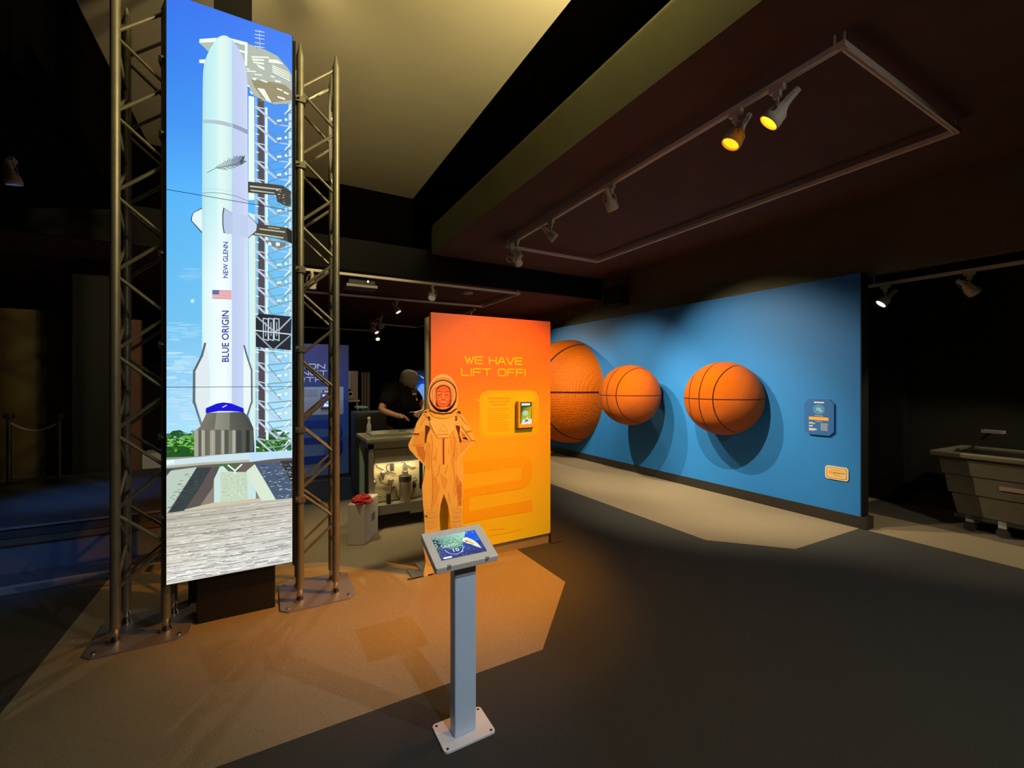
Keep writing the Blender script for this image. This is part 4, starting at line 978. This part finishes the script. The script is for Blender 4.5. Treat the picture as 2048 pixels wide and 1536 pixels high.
MB().box(-.08, 1.16, bpY + .02, bpY + .16, 0, .10).box(1.15, 1.25, bpY, bpY + .16, 0, .012).build('plinth', M['trim'], b3)
dz = Draw(lambda a, b, k: Vector((a, bpY - .0008 - k, b))); dz.d = .0008; dz.step = .05
LB = (210, 220, 250)
for txt, py in (('MISSION', 732), ('PLANET', 745.5), ('EARTH', 759)):
    p = on_y(600, py, bpY); wide_text(dz, txt, .44, p.z - .033, .066, 1.12, .013, LB)
p0 = on_y(590, 774, bpY); p1 = on_y(660, 829, bpY)
dz.poly([(-.06, p1.z), (1.07, p1.z), (1.07, p0.z), (-.06, p0.z)], (150, 170, 215)); dz.nxt()
for zz, h_ in ((p0.z - .06, .008), (p0.z - .09, .008), (p0.z - .12, .008), (p0.z - .15, .008)): dz.poly([(.2, zz), (.68, zz), (.68, zz + h_), (.2, zz + h_)], (90, 110, 170))
dz.poly([(.74, p1.z + .08), (1.0, p1.z + .08), (1.0, p1.z + .1), (.74, p1.z + .1)], (120, 130, 150)); dz.poly([(.76, p1.z + .1), (.98, p1.z + .1), (.98, p0.z - .05), (.76, p0.z - .05)], (20, 60, 190)); dz.nxt(); dz.poly([(.78, p1.z + .13), (.93, p1.z + .12), (.9, p1.z + .25), (.8, p1.z + .2)], (190, 215, 240)); dz.poly([(.78, p0.z - .09), (.95, p0.z - .09), (.95, p0.z - .06), (.78, p0.z - .06)], (230, 235, 245))
N3 = (20, 60, 170)
zt = .98; 
dz.poly([(.1, zt), (.85, zt), (1.0, zt - .05), (1.06, zt - .16), (1.06, zt - .24), (1.02, zt - .31), (1.06, zt - .38), (1.06, zt - .52), (1.0, zt - .62), (.86, zt - .68), (.1, zt - .68), (.1, zt - .56), (.8, zt - .56), (.88, zt - .52), (.88, zt - .42), (.8, zt - .37), (.35, zt - .37), (.35, zt - .27), (.8, zt - .27), (.88, zt - .23), (.88, zt - .16), (.8, zt - .12), (.1, zt - .12)], N3)
dz.poly([(.1, .26), (.75, .26), (.75, .267), (.1, .267)], (60, 80, 140)); dz.poly([(.3, .29), (.6, .29), (.6, .296), (.3, .296)], (60, 80, 140))
dz.mb.build('panel_print', M['paint'], b3)

t3 = thing('wall_tablet', 'small lit tablet on the blue panel seen through the right truss', 'tablet', (.87, bpY, 1.2))
a = on_y(641, 816, bpY); b = on_y(667, 786, bpY)
MB().box(a.x, b.x, bpY - .03, bpY, a.z, b.z).build('holder', M['trim'], t3)
dd = Draw(lambda u, v, k: Vector((a.x + .01 + (b.x - a.x - .02) * u, bpY - .031 - k * 2, a.z + .015 + (b.z - a.z - .03) * v)))
dd.poly([(0, 0), (1, 0), (1, 1), (0, 1)], (20, 70, 200)); dd.nxt(); dd.poly([(.1, .82), (.8, .82), (.8, .96), (.1, .96)], (240, 245, 250)); dd.ell(.6, .45, .3, .2, (130, 190, 240)); dd.poly([(.15, .04), (.95, .04), (.8, .3), (.5, .2), (.3, .3)], (230, 245, 250))
dd.mb.build('tablet_picture', M['screen_dim'], t3)

# ---------------------------------------------------------------- workbench
wb = thing('workbench', 'aluminium-framed workbench with a board of hoses below its top', 'workbench', (1.6, 5.05, 0))
bx0, bx1, by0, by1, bz = .935, 2.3, 4.76, 5.28, .985
for x, y in ((bx0, by0), (1.535, by0), (bx0, by1), (bx1, by0), (bx1, by1)):
    MB().box(x, x + .05, y, y + .05, 0, bz - .06).build('leg', M['benchgreen'] if (x == bx0 and y == by1) else M['alu2'], wb)
MB().box(bx0, bx1 + .05, by0, by0 + .05, bz - .11, bz - .04).box(bx0, bx0 + .05, by0 + .05, by1, bz - .11, bz - .04).box(bx0, bx1 + .05, by1, by1 + .05, bz - .11, bz - .04).build('frame_rail', M['alu2'], wb)
MB().box(bx0 - .03, bx1 + .08, by0 - .03, by1 + .08, bz - .04, bz).build('worktop', M['bench_top'], wb, bevel=.006)
MB().box(bx0 + .05, bx1, by0 + .04, by1, .20, .26).build('shelf', M['bench_top'], wb)
MB().box(bx0 + .05, bx1, by0 + .0, by0 + .04, .16, .26).build('shelf_rail', M['alu2'], wb)
MB().box(bx0 + .06, 1.52, by0 + .02, by0 + .035, .70, .86).build('header_board', M['bench_top'], wb)
bb = MB().box(bx0 + .06, 1.52, by0 + .13, by0 + .145, .27, .86).build('instrument_board', M['board'], wb)
def bp_(px, py, off=.0): 
    v = on_y(px, py, by0 + .125); v.y -= off; return v
c9 = CR(580, 860, 6.4)
hoses = [[(1090, 420), (1110, 470), (1180, 500), (1200, 530)], [(1240, 540), (1225, 470), (1260, 420), (1300, 410)], [(1350, 560), (1290, 540), (1240, 520)], [(990, 540), (1060, 600), (1090, 660)], [(1010, 720), (1040, 800), (1110, 850), (1160, 850)], [(1200, 850), (1280, 820), (1300, 740), (1280, 700)], [(1140, 600), (1160, 670), (1250, 700), (1300, 690)], [(1420, 420), (1500, 380), (1540, 330), (1590, 320)], [(1440, 400), (1490, 450), (1560, 480), (1600, 470)], [(1320, 400), (1330, 360), (1380, 330), (1430, 350)], [(1560, 620), (1600, 600), (1620, 640), (1560, 660)], [(1350, 750), (1360, 830), (1400, 880)], [(1560, 700), (1580, 760), (1540, 870)], [(1110, 390), (1150, 400), (1190, 380)]]
for h_ in hoses:
    pts = [bp_(*p_, off=.02) for p_ in c9(h_)]
    MB().tube(pts, .0045, 6).build('hose', M['rubber'], wb, smooth=True)
for cx_, cy_, w_, hh in ((1065, 300, 55, 60), (1220, 290, 60, 55), (1430, 285, 50, 40), (1300, 460, 40, 110), (1330, 730, 24, 24), (1585, 700, 30, 60)):
    a = bp_(*c9([(cx_ - w_ / 2, cy_ + hh / 2)])[0]); b = bp_(*c9([(cx_ + w_ / 2, cy_ - hh / 2)])[0])
    MB().box(a.x, b.x, by0 + .08, by0 + .13, a.z, b.z).build('switch_block', M['rubber'], wb, bevel=.003)
for cx_, cy_ in ((1045, 390), (1205, 370), (1180, 570), (1060, 690), (1280, 660), (1415, 300)):
    p = bp_(*c9([(cx_, cy_)])[0]); 
    MB().lathe([(.008, -.05), (.014, -.03), (.02, .0), (.034, .012), (.034, .03), (.02, .034), (.012, .05)], 14, o=(p.x, by0 + .085, p.z)).build('regulator_valve', M['steel'], wb, smooth=True)
a = bp_(*c9([(1375, 900)])[0]); b = bp_(*c9([(1530, 560)])[0]); cxx = (a.x + b.x) / 2; rr_ = (b.x - a.x) / 2
cz0 = .262
MB().lathe([(rr_ * .75, cz0), (rr_ * .86, cz0 + .02), (rr_ * .95, b.z - .06)], 24, o=(cxx, by0 + .06, 0)).build('steel_canister', M['steel'], wb, smooth=True)
MB().lathe([(rr_, b.z - .06), (rr_, b.z)], 24, o=(cxx, by0 + .06, 0)).build('canister_collar', M['rubber'], wb, smooth=True)
MB().lathe([(rr_ * .5, b.z), (rr_ * .5, b.z + .05), (rr_ * .35, b.z + .055), (rr_ * .35, b.z + .12)], 16, o=(cxx, by0 + .06, 0)).build('canister_head', M['steel'], wb, smooth=True)
MB().box(1.13, 1.17, by0 + .02, by0 + .07, .26, .37).build('bracket', M['rubber'], wb)
MB().box(1.0, 1.5, by0 - .005, by0 + .015, .705, .715).build('added_light_strip', mat('strip_cover', (.3, .3, .25), .5, emit=(1, .8, .45), estr=.6), wb)  # strip is not visible itself; added to brighten the instrument board
sd = bpy.data.lights.new('added_strip_light', 'AREA'); sd.shape = 'RECTANGLE'; sd.size = .48; sd.size_y = .015; sd.energy = 2.3; sd.color = (1, .80, .45)
so = bpy.data.objects.new('added_strip_light', sd); col.objects.link(so); so.parent = wb; so.location = (1.25 - 1.6, by0 + .005 - 5.05, .70); so.rotation_euler = (R(18), 0, 0)
# things on the bench
tag(MB().box(1.0, 1.75, 4.95, 5.3, bz, bz + .025).build('clear_tray', mat('tray_grey', (.28, .28, .22), .3), bevel=.006), 'flat greyish tray lying on the workbench', 'tray')
for i, (x, y, s_, lb) in enumerate(((1.42, 4.98, .05, 'small cream clamp on the workbench tray'), (1.50, 5.03, .04, 'small dark red part beside the cream clamp'), (1.36, 5.08, .045, 'pale metal fitting at the back of the tray'), (1.57, 4.99, .035, 'white plastic piece at the right end of the tray'))):
    tag(MB().box(x - s_ / 2, x + s_ / 2, y - .02, y + .02, bz + .025, bz + .025 + s_ * .4).tube([(x, y, bz + .03), (x + s_, y + .01, bz + .045)], .007, 8).build('hand_tool', (M['label'], M['labelred'], M['steel'], M['white'])[i], bevel=.003), lb, 'tool', 'small tools on the workbench')
bt = thing('spray_bottle', 'small bottle with dark neck standing on the workbench corner', 'bottle', (1.02, 5.2, bz + .0))
MB().lathe([(.026, 0), (.028, .01), (.027, .10), (.015, .13), (.012, .14)], 16).build('bottle_body', mat('bottle_lilac', (.35, .35, .42), .2), bt, local=True, smooth=True)
MB().lathe([(.014, .14), (.016, .17), (.02, .175), (.02, .19), (.012, .20)], 12).build('bottle_cap', M['label'], bt, local=True, smooth=True)
# white box and red thing
bxr = thing('white_carton', 'tall white carton on the floor left of the workbench', 'box', (.675, 4.47, 0), rz=-R(30))
MB().box(0, .17, 0, .40, 0, .40).build('carton_body', M['white'], bxr, local=True, bevel=.008)
MB().box(.1705, .173, .20, .29, .17, .25).build('hand_hole', mat('hole_brown', (.18, .15, .12), .8), bxr, local=True)
def crumple(name, m, cx_, cy_, z, rx, ry, rz_, seed, parent=None):
    random.seed(seed); n, k = 18, 9; vs = []; fs = []
    for i in range(k + 1):
        th = math.pi / 2 * i / k
        for j in range(n):
            ph = 2 * math.pi * j / n; w_ = 1 + random.uniform(-.22, .22)
            vs.append((cx_ + rx * math.sin(th) * math.cos(ph) * w_, cy_ + ry * math.sin(th) * math.sin(ph) * w_, z + rz_ * math.cos(th) * (1 + random.uniform(-.25, .25) if i < k else 0)))
    for i in range(k):
        for j in range(n): fs.append((i * n + j, i * n + (j + 1) % n, (i + 1) * n + (j + 1) % n, (i + 1) * n + j))
    mb = MB().add(vs, fs); return mb.build(name, m, parent, smooth=True)
p = on_z(725, 1003, .40)
tag(crumple('red_bag', M['red'], p.x, p.y, .402, .10, .12, .06, 5), 'crumpled red bag lying on the white carton', 'bag')
random.seed(11)

# ---------------------------------------------------------------- back area
sh = thing('scanner_stand', 'pale machine on a small shelf right of the blue panel', 'machine', on_y(712, 962, 8.2) * 1)
sh.location.z = 0; sx_ = sh.location.x
def bxpx(x0, x1, y0, y1, Y, dep):
    a = on_y(x0, y1, Y); b = on_y(x1, y0, Y); return (a.x, b.x, Y, Y + dep, a.z, b.z)
MB().box(*bxpx(687, 720, 800, 804, 8.2, .4)).build('shelf_board', mat('shelf_cream', (.6, .5, .35), .5), sh)
for px in (689, 714): 
    a = on_y(px, 804, 8.2); MB().box(a.x, a.x + .03, 8.25, 8.28, 0, a.z).build('leg', M['alu2'], sh)
MB().box(*bxpx(690, 710, 782, 800, 8.22, .2)).build('scanner_body', mat('scanner_tan', (.40, .30, .2), .5), sh, bevel=.03)
a = on_y(700.5, 788, 8.22); MB().lathe([(.028, 0), (.028, .02), (.045, .02), (.045, 0)], 20, Matrix.Translation((a.x, 8.22, a.z)) @ Matrix.Rotation(R(90), 4, 'X')).build('lens_ring', M['label'], sh)
MB().box(*bxpx(696, 701, 742, 778, 8.24, .03)).build('upright', mat('upright_cream', (.5, .5, .38), .5), sh)
MB().box(*bxpx(701.5, 716, 742, 800, 8.5, .02)).build('back_sheet', mat('sheet_mauve', (.35, .28, .27), .6), sh)
t = thing('folding_partition', 'olive pleated partition standing in the dark behind the workbench', 'partition', on_y(732, 830, 8.8) * 1); t.location.z = 0
for i, px in enumerate((723, 728, 734)):
    a = bxpx(px, px + 3.6 + i, 745, 822, 8.8 + .02 * i, .05); MB().box(a[0], a[1], a[2], a[3], 0, a[5]).build('partition_leaf', mat('olive_leaf', (.13, .12, .07), .6), t)
a = bxpx(714, 736, 813, 817, 7.4, .3)
t = thing('side_table', 'small green-edged table behind the workbench', 'table', ((a[0] + a[1]) / 2, 7.5, 0))
MB().box(*a).build('table_top', mat('table_edge_green', (.35, .42, .25), .5), t)
for x in (a[0] + .02, a[1] - .04): MB().box(x, x + .02, 7.45, 7.47, 0, a[4]).build('leg', M['alu2'], t)
a = bxpx(722, 830, 835, 864, 5.9, .5)
tag(MB().box(a[0], a[1], 6.3, 6.7, 0, 1.16).build('storage_cabinet', mat('cabinet_grey_green', (.06, .07, .065), .6), bevel=.01), 'grey-green cabinet standing behind the workbench', 'cabinet')
# wall screen behind person
a = bxpx(826, 866, 740, 811, 9.0, .05)
t = thing('wall_monitor', 'blue-lit monitor glimpsed between the man and the orange panel', 'monitor', ((a[0] + a[1]) / 2, 9.0, a[4]))
MB().box(*a).build('monitor_case', M['bezel'], t)
MB().box(a[0] + .05, a[1] - .05, 9.05, 9.12, 0, a[5] - .1).build('monitor_stand', M['black'], t)
d = Draw(lambda x_, y_, k: on_y(x_, y_, 9.0) - Vector((0, .001 + k * 3, 0)))
d.poly([(828, 742), (865, 742), (865, 809), (828, 809)], [(8, 12, 40), (8, 12, 40), (30, 90, 200), (30, 90, 200)]); d.nxt()
d.poly([(826, 785), (838, 779), (850, 764), (865, 760), (865, 809), (842, 809), (830, 800)], (20, 80, 220)); d.nxt(); d.poly([(831, 774), (840, 768), (851, 766), (865, 766), (865, 778), (838, 774)][:5], (30, 90, 220)); d.nxt(); d.poly([(831, 784), (840, 770), (846, 766), (865, 766), (865, 808), (838, 808), (832, 794)], (110, 165, 240)); d.nxt(); d.poly([(838, 768), (851, 757), (865, 755), (865, 766), (846, 768)], (10, 70, 215)); d.poly([(838, 750), (848, 755), (846, 758)], (140, 180, 240))
d.mb.build('monitor_picture', M['screen_dim'], t)

# ---------------------------------------------------------------- person
pr = thing('person', 'man in grey beanie and black polo working at the bench', 'person', (1.52, 5.62, 0))
PM = lambda a, b, Y: on_y(a, b, Y) - Vector((1.52, 5.62, 0))
def skin(name, nodes, edges, m, parent, sub=2, root=0):
    me = bpy.data.meshes.new(name); me.from_pydata([n[0] for n in nodes], edges, [])
    o = bpy.data.objects.new(name, me); col.objects.link(o); o.parent = parent; me.materials.append(m)
    md = o.modifiers.new('skin', 'SKIN'); md.use_smooth_shade = True
    sl = me.skin_vertices[0].data if me.skin_vertices else None
    for i, n in enumerate(nodes):
        r = n[1]; sl[i].radius = r if isinstance(r, tuple) else (r, r)
        sl[i].use_root = (i == root)
    s_ = o.modifiers.new('sub', 'SUBSURF'); s_.levels = sub; s_.render_levels = sub
    return o
pelv = Vector((.0, .03, .98)); chest = PM(805, 806, 5.55); neck = PM(806, 775, 5.52); head = PM(817, 768, 5.50)
shL = PM(782, 783, 5.42); elL = PM(761, 820, 5.34); wrL = PM(794, 831, 5.22); hnL = PM(804, 833, 5.18)
shR = PM(826, 790, 5.72); elR = PM(850, 812, 5.55); wrR = PM(846, 823, 5.30); hnR = PM(838, 826, 5.22)
nodes = [(pelv, (.17, .13)), (pelv.lerp(chest, .5), (.17, .14)), (chest, (.18, .14)), (neck, .062), (neck.lerp(head, .45), .07), (head, (.088, .10)), (head + Vector((.02, -.01, .09)), .075),
         (shL, .068), (elL, .048), (wrL, .030), (hnL, (.042, .020)), (shR, .068), (elR, .048), (wrR, .030), (hnR, (.042, .020)),
         (Vector((-.10, .03, .9)), .095), (Vector((-.11, .0, .5)), .062), (Vector((-.11, .03, .09)), .042), (Vector((-.09, -.12, .04)), (.05, .035)),
         (Vector((.10, .03, .9)), .095), (Vector((.12, .0, .5)), .062), (Vector((.12, .03, .09)), .042), (Vector((.14, -.12, .04)), (.05, .035))]
edges = [(0, 1), (1, 2), (2, 3), (3, 4), (4, 5), (5, 6), (2, 7), (7, 8), (8, 9), (9, 10), (2, 11), (11, 12), (12, 13), (13, 14), (0, 15), (15, 16), (16, 17), (17, 18), (0, 19), (19, 20), (20, 21), (21, 22)]
def fingers(hi, wi, sgn):
    hp = nodes[hi][0]; dirv = (hp - nodes[wi][0]).normalized(); up = Vector((0, 0, 1)); side = dirv.cross(up).normalized()
    for i, (o_, L_) in enumerate(((-.03, .06), (-.01, .072), (.01, .068), (.028, .052))):
        b0 = hp + dirv * .02 + up * o_ * .4 + side * o_; k = len(nodes)
        nodes.append((b0 + dirv * .03, .010)); nodes.append((b0 + dirv * .05 + Vector((0, 0, -.015)), .009)); nodes.append((b0 + dirv * (L_ * .9) + Vector((0, 0, -.04)), .008))
        edges.extend([(hi, k), (k, k + 1), (k + 1, k + 2)])
    k = len(nodes); nodes.append((hp + side * .035 * sgn + dirv * .0, .012)); nodes.append((hp + side * .045 * sgn + dirv * .035 - up * .01, .010)); edges.extend([(hi, k), (k, k + 1)])
fingers(10, 9, 1); fingers(14, 13, -1)
body = skin('body', nodes, edges, M['skin'], pr)
fd = Vector((.75, -.55, -.38)).normalized()       # looking down to the right
def facebit(name, off, r, m, sc=(1, 1, 1)):
    mb = MB(); n, k = 12, 8; vs = []; fs = []
    c_ = head + off
    for i in range(k + 1):
        th = math.pi * i / k
        for j in range(n):
            ph = 2 * math.pi * j / n; vs.append(c_ + Vector((r * sc[0] * math.sin(th) * math.cos(ph), r * sc[1] * math.sin(th) * math.sin(ph), r * sc[2] * math.cos(th))))
    for i in range(k):
        for j in range(n): fs.append((i * n + j, i * n + (j + 1) % n, (i + 1) * n + (j + 1) % n, (i + 1) * n + j))
    mb.add(vs, fs); return mb.build(name, m, pr, local=True, smooth=True)
sd_ = fd.cross(Vector((0, 0, 1))).normalized(); hu = sd_.cross(fd).normalized()
facebit('nose', fd * .10 - hu * .012, .017, M['skin'], (1, 1, 1.3))
facebit('beard', fd * .065 - hu * .075, .058, mat('beard_brown', (.09, .045, .03), .9), (1, 1, .8))
facebit('ear', sd_ * .088 + hu * -.005 - fd * .005, .026, M['skin'], (.8, .6, 1.3))
for s_ in (-1, 1): facebit('eye', fd * .088 + sd_ * .032 * s_ + hu * .015, .010, M['rubber'])
facebit('mouth', fd * .098 - hu * .05, .014, mat('lip', (.3, .1, .08), .6), (1.2, 1.2, .4))
# beanie
mb = MB(); n = 28; prof_ = [(.105, -.02), (.118, .0), (.118, .03), (.112, .035), (.118, .07), (.108, .11), (.08, .145), (.04, .162), (.0, .166)]
axis = (hu * .95 - fd * .18).normalized(); q_ = axis.to_track_quat('Z', 'Y').to_matrix().to_4x4()
mb.lathe([(max(r, .002) , z) for r, z in prof_], n, Matrix.Translation(head + hu * .018 - fd * .008) @ q_)
mb.build('beanie', M['beanie'], pr, local=True, smooth=True)
# polo and trousers
sn = [(Vector((.0, .03, .93)), (.21, .17)), (pelv.lerp(chest, .5), (.22, .19)), (chest, (.235, .19)), (neck, .10), (shL, .125), (shL.lerp(elL, .8), .085), (shR, .125), (shR.lerp(elR, .8), .085)]
skin('polo_shirt', sn, [(0, 1), (1, 2), (2, 3), (2, 4), (4, 5), (2, 6), (6, 7)], M['shirt'], pr)
tn = [(Vector((0, .03, .95)), (.185, .14)), (Vector((-.10, .03, .86)), .115), (Vector((-.11, .0, .5)), .085), (Vector((-.11, .03, .08)), .07), (Vector((.10, .03, .86)), .115), (Vector((.12, .0, .5)), .085), (Vector((.12, .03, .08)), .07)]
skin('trousers', tn, [(0, 1), (1, 2), (2, 3), (0, 4), (4, 5), (5, 6)], M['trouser'], pr)
p = PM(829, 788, 5.33); MB().box(p.x - .03, p.x + .02, p.y - .01, p.y, p.z - .01, p.z + .012).build('shirt_logo', M['white'], pr, local=True)
p = PM(833, 798, 5.35); MB().box(p.x - .008, p.x + .012, p.y - .01, p.y, p.z - .02, p.z + .01).build('name_badge', M['white'], pr, local=True)
t = thing('screwdriver', 'thin tool held in the hand of the man at the bench', 'tool', PM(834, 824, 5.2) + Vector((1.52, 5.62, 0)))
MB().tube([(-.09, 0, -.0), (.0, 0, .0)], .004, 8).build('shaft', M['steel'], t, local=True)
MB().tube([(0, 0, 0), (.03, 0, .004), (.07, 0, .01)], [.01, .013, .010], 10).build('handle', M['label'], t, local=True, smooth=True)

# ---------------------------------------------------------------- grey cart in the alcove
ct = thing('utility_cart', 'large grey plastic bin cart on casters in the alcove', 'cart', (6.4, 1.88, 0), rz=R(-2))
def bintub(z0, z1, i0, i1):
    # local: x 0..0.75 away from viewer, y 0..-1.25 along
    f = lambda i, z: [(0 + i, -i, z), (.75 - i, -i, z), (.75 - i, -1.25 + i, z), (i, -1.25 + i, z)]
    return f(i0, z0) + f(i1, z1)
lev = [(.17, .125), (.40, .085), (.402, .068), (.60, .045), (.602, .028), (.75, .012), (.752, .0)]
mb = MB(); vs = []; fs = []
for z, i in lev: vs += [(i, -i, z), (.75 - i, -i, z), (.75 - i, -1.25 + i, z), (i, -1.25 + i, z)]
lev2 = [(.80, .012), (.20, .14)]
vs += [(.0, 0, .80), (.75, 0, .80), (.75, -1.25, .80), (0, -1.25, .80)]
for z, i in lev2: vs += [(i + .02, -i - .02, z), (.73 - i, -i - .02, z), (.73 - i, -1.23 + i, z), (i + .02, -1.23 + i, z)]
nl = len(lev) + 1 + len(lev2)
for k in range(nl - 1):
    for j in range(4): fs.append((k * 4 + j, k * 4 + (j + 1) % 4, k * 4 + 4 + (j + 1) % 4, k * 4 + 4 + j))
fs += [(3, 2, 1, 0), tuple((nl - 1) * 4 + j for j in range(4))]
mb.add(vs, fs).build('tub', M['bin'], ct, local=True, bevel=.012)
mb = MB()
ro = [(-.05, .05), (.80, .05), (.80, -1.30), (-.05, -1.30)]; ri = [(.015, -.015), (.735, -.015), (.735, -1.235), (.015, -1.235)]
vs = [(x, y, z) for z in (.79, .845) for x, y in ro] + [(x, y, z) for z in (.79, .845) for x, y in ri]
fs = []
for j in range(4):
    k = (j + 1) % 4
    fs += [(j, k, 4 + k, 4 + j), (8 + k, 8 + j, 12 + j, 12 + k), (4 + j, 4 + k, 12 + k, 12 + j), (k, j, 8 + j, 8 + k)]
mb.add(vs, fs).build('rim', M['binrim'], ct, local=True, bevel=.015)
MB().box(.03, .70, -1.22, -.05, .79, .82).build('rubbish_bag', mat('black_bag', (.01, .01, .012), .3), ct, local=True)
for x in (.15, .60):
    for y in (-.22, -.46 if x < .3 else -.9, -1.05):
        w = MB().tube([(x - .02, y, .05), (x + .02, y, .05)], .05, 18).build('caster_wheel', M['wheel'], ct, local=True, smooth=True)
        MB().box(x - .03, x + .03, y - .03, y + .03, .10, .17).build('caster_fork', M['castor'], w, local=True)
MB().box(.12, .65, -1.15, -.10, .13, .17).build('base_board', M['base'], ct, local=True)
MB().box(.036, .056, -.66, -.46, .50, .54).build('label_plate', mat('faded_label', (.26, .18, .13), .6), ct, local=True)
MB().tube([(.35, -.12, .80), (.42, -.30, 1.05)], .012, 8).build('handle_stick', M['rubber'], ct, local=True)
MB().box(.36, .46, -.40, -.24, 1.04, 1.07).build('dust_pan', M['trim'], ct, local=True)

# ---------------------------------------------------------------- left area: stage, pillar, rope
st = thing('low_stage', 'low dark stage with grey metal edges behind the left truss', 'stage', (-3, 6, 0))
MB().box(-6.5, -.15, 5.06, 7.6, .0, .40).build('stage_front', M['stagefront'], st)
MB().box(-6.5, -.15, 5.045, 5.06, .27, .33).build('olive_band', mat('olive_strip', (.10, .095, .06), .6), st)
MB().box(-6.5, -.13, 5.04, 7.6, .33, .405).build('stage_top', M['stage'], st)
MB().box(-6.5, -.12, 5.03, 5.06, .405, .415).build('edge_trim', M['trim'], st)
MB().box(-6.5, -.15, 4.74, 5.06, .0, .04).build('step_board', M['stage'], st)
MB().box(-6.5, -.12, 4.69, 4.75, .0, .045).build('step_trim', M['trim'], st)
a = on_y(145, 930, 7.7); b = on_y(218, 615, 7.7)
tag(MB().box(a.x, b.x, 7.7, 8.1, 0, 3.2).build('black_pillar', mat('pillar_black', (.008, .008, .008), .7)), 'square black pillar beyond the left truss', 'pillar')
a = on_y(236, 900, 7.9); b = on_y(281, 640, 7.9)
tag(MB().box(a.x, b.x, 7.9, 8.0, .0, b.z).build('wooden_panel', M['wood']), 'reddish wooden upright panel seen through the left truss', 'panel')
a = on_y(-60, 930, 8.6); b = on_y(150, 640, 8.6)
struct('wall_amber', MB().box(a.x - 1, b.x, 8.6, 8.7, 0, 2.6), M['amber'])
a = on_y(283, 926, 8.4); b = on_y(322, 905, 8.4)
tag(MB().box(a.x, b.x, 8.4, 8.8, 0, max(b.z, .5)).build('pale_bench', mat('bench_pale', (.45, .45, .42), .5)), 'pale low bench glimpsed through the left truss', 'bench')
rp = []
for px in (18, 118):
    a = on_y(px, 836, 7.2)
    t = thing('rope_post', 'dark rope barrier post ' + ('at the left edge of the view' if px < 50 else 'standing left of the black pillar'), 'barrier post', (a.x, 7.2, .36), 'rope barrier posts on the stage')
    t.location.z = .405
    MB().tube([(0, 0, 0), (0, 0, a.z - .405)], .022, 12).build('post', M['base'], t, local=True)
    MB().lathe([(.12, 0), (.12, .015), (.03, .03)], 20).build('base', M['base'], t, local=True, smooth=True)
    MB().lathe([(.04, a.z - .415), (.05, a.z - .385), (.03, a.z - .355)], 16).build('cap', M['base'], t, local=True, smooth=True)
    rp.append(Vector((a.x, 7.2, a.z - .05)))
pts = [rp[0].lerp(rp[1], i / 12) + Vector((0, 0, -.10 * math.sin(math.pi * i / 12))) for i in range(13)]
tag(MB().tube(pts, .014, 8).build('barrier_rope', M['rope'], smooth=True), 'pale twisted rope slung between the barrier posts', 'rope')
# curved soffit rim
pts = [on_z(x, y, 3.3 - .0) for x, y in ((-90, 480), (0, 505), (80, 525), (150, 543), (215, 562), (262, 588), (300, 625))]
mb = MB(); n = len(pts)
vs = [p + Vector((0, 0, 0)) for p in pts] + [p + Vector((0, 0, .10)) for p in pts] + [p + Vector((0, .25, .10)) for p in pts] + [p + Vector((0, .25, 0)) for p in pts]
fs = []
for i in range(n - 1):
    for r0, r1 in ((0, 1), (1, 2), (2, 3), (3, 0)): fs.append((r0 * n + i, r0 * n + i + 1, r1 * n + i + 1, r1 * n + i))
fs += [(0, n, 2 * n, 3 * n), (n - 1, 4 * n - 1, 3 * n - 1, 2 * n - 1)]
mb.add(vs, fs); struct('trim_5', mb, M['trim'], smooth=False)

# blue and amber lamps over the stage, with fixtures
lamp((-3.3, 3.0, 3.6), (-2.2, 5.05, .2), 'stage spotlight with blue gel', 'stage spotlights', 1, 200, (.12, .38, 1), 34, .8, .03, .4)
lamp((-2.0, 5.6, 3.6), (-1.6, 6.2, .36), 'stage spotlight with blue gel nearer the truss', 'stage spotlights', 1, 170, (.10, .38, 1), 34, 1, .03, .4)
lamp((-5.2, 6.4, 3.6), (-4.6, 8.6, .6), 'stage spotlight with amber gel', 'stage spotlights', 1, 14, (1, .55, .08), 50, 1, .03, .4)
lamp((.53, 6.62, Z2), (.5, 7.5, .7), 'spotlight glimpsed behind the right truss, lighting the blue panel', G2, 1, 60, (.6, .75, 1), 90, .9, .02, .5)
track('lighting_track', 'short lighting track holding the added spotlight in the cream recess', [((-.3, 3.7), (.3, 3.7))], 4.82)
lamp((0, 3.7, 4.82), (1.12, 4.5, .6), 'added unseen spotlight high in the cream recess over the workbench', 'added spotlights in the high recess', 1, 340, (1, .82, .44), 38, .7, .02, 4)  # out-of-view lamp added to light the bench front and panel side
# lamp for the big ball
track('lighting_track', 'short lighting track behind the orange panel', [((3.9, 8.6), (3.9, 9.6))], 3.12)
lamp((3.9, 8.8, 3.12), (5.3, 7.3, 1.2), 'spotlight behind the orange panel aimed at the largest basketball', G2, 1, 200, WARM, 90, .8, .02, 3)
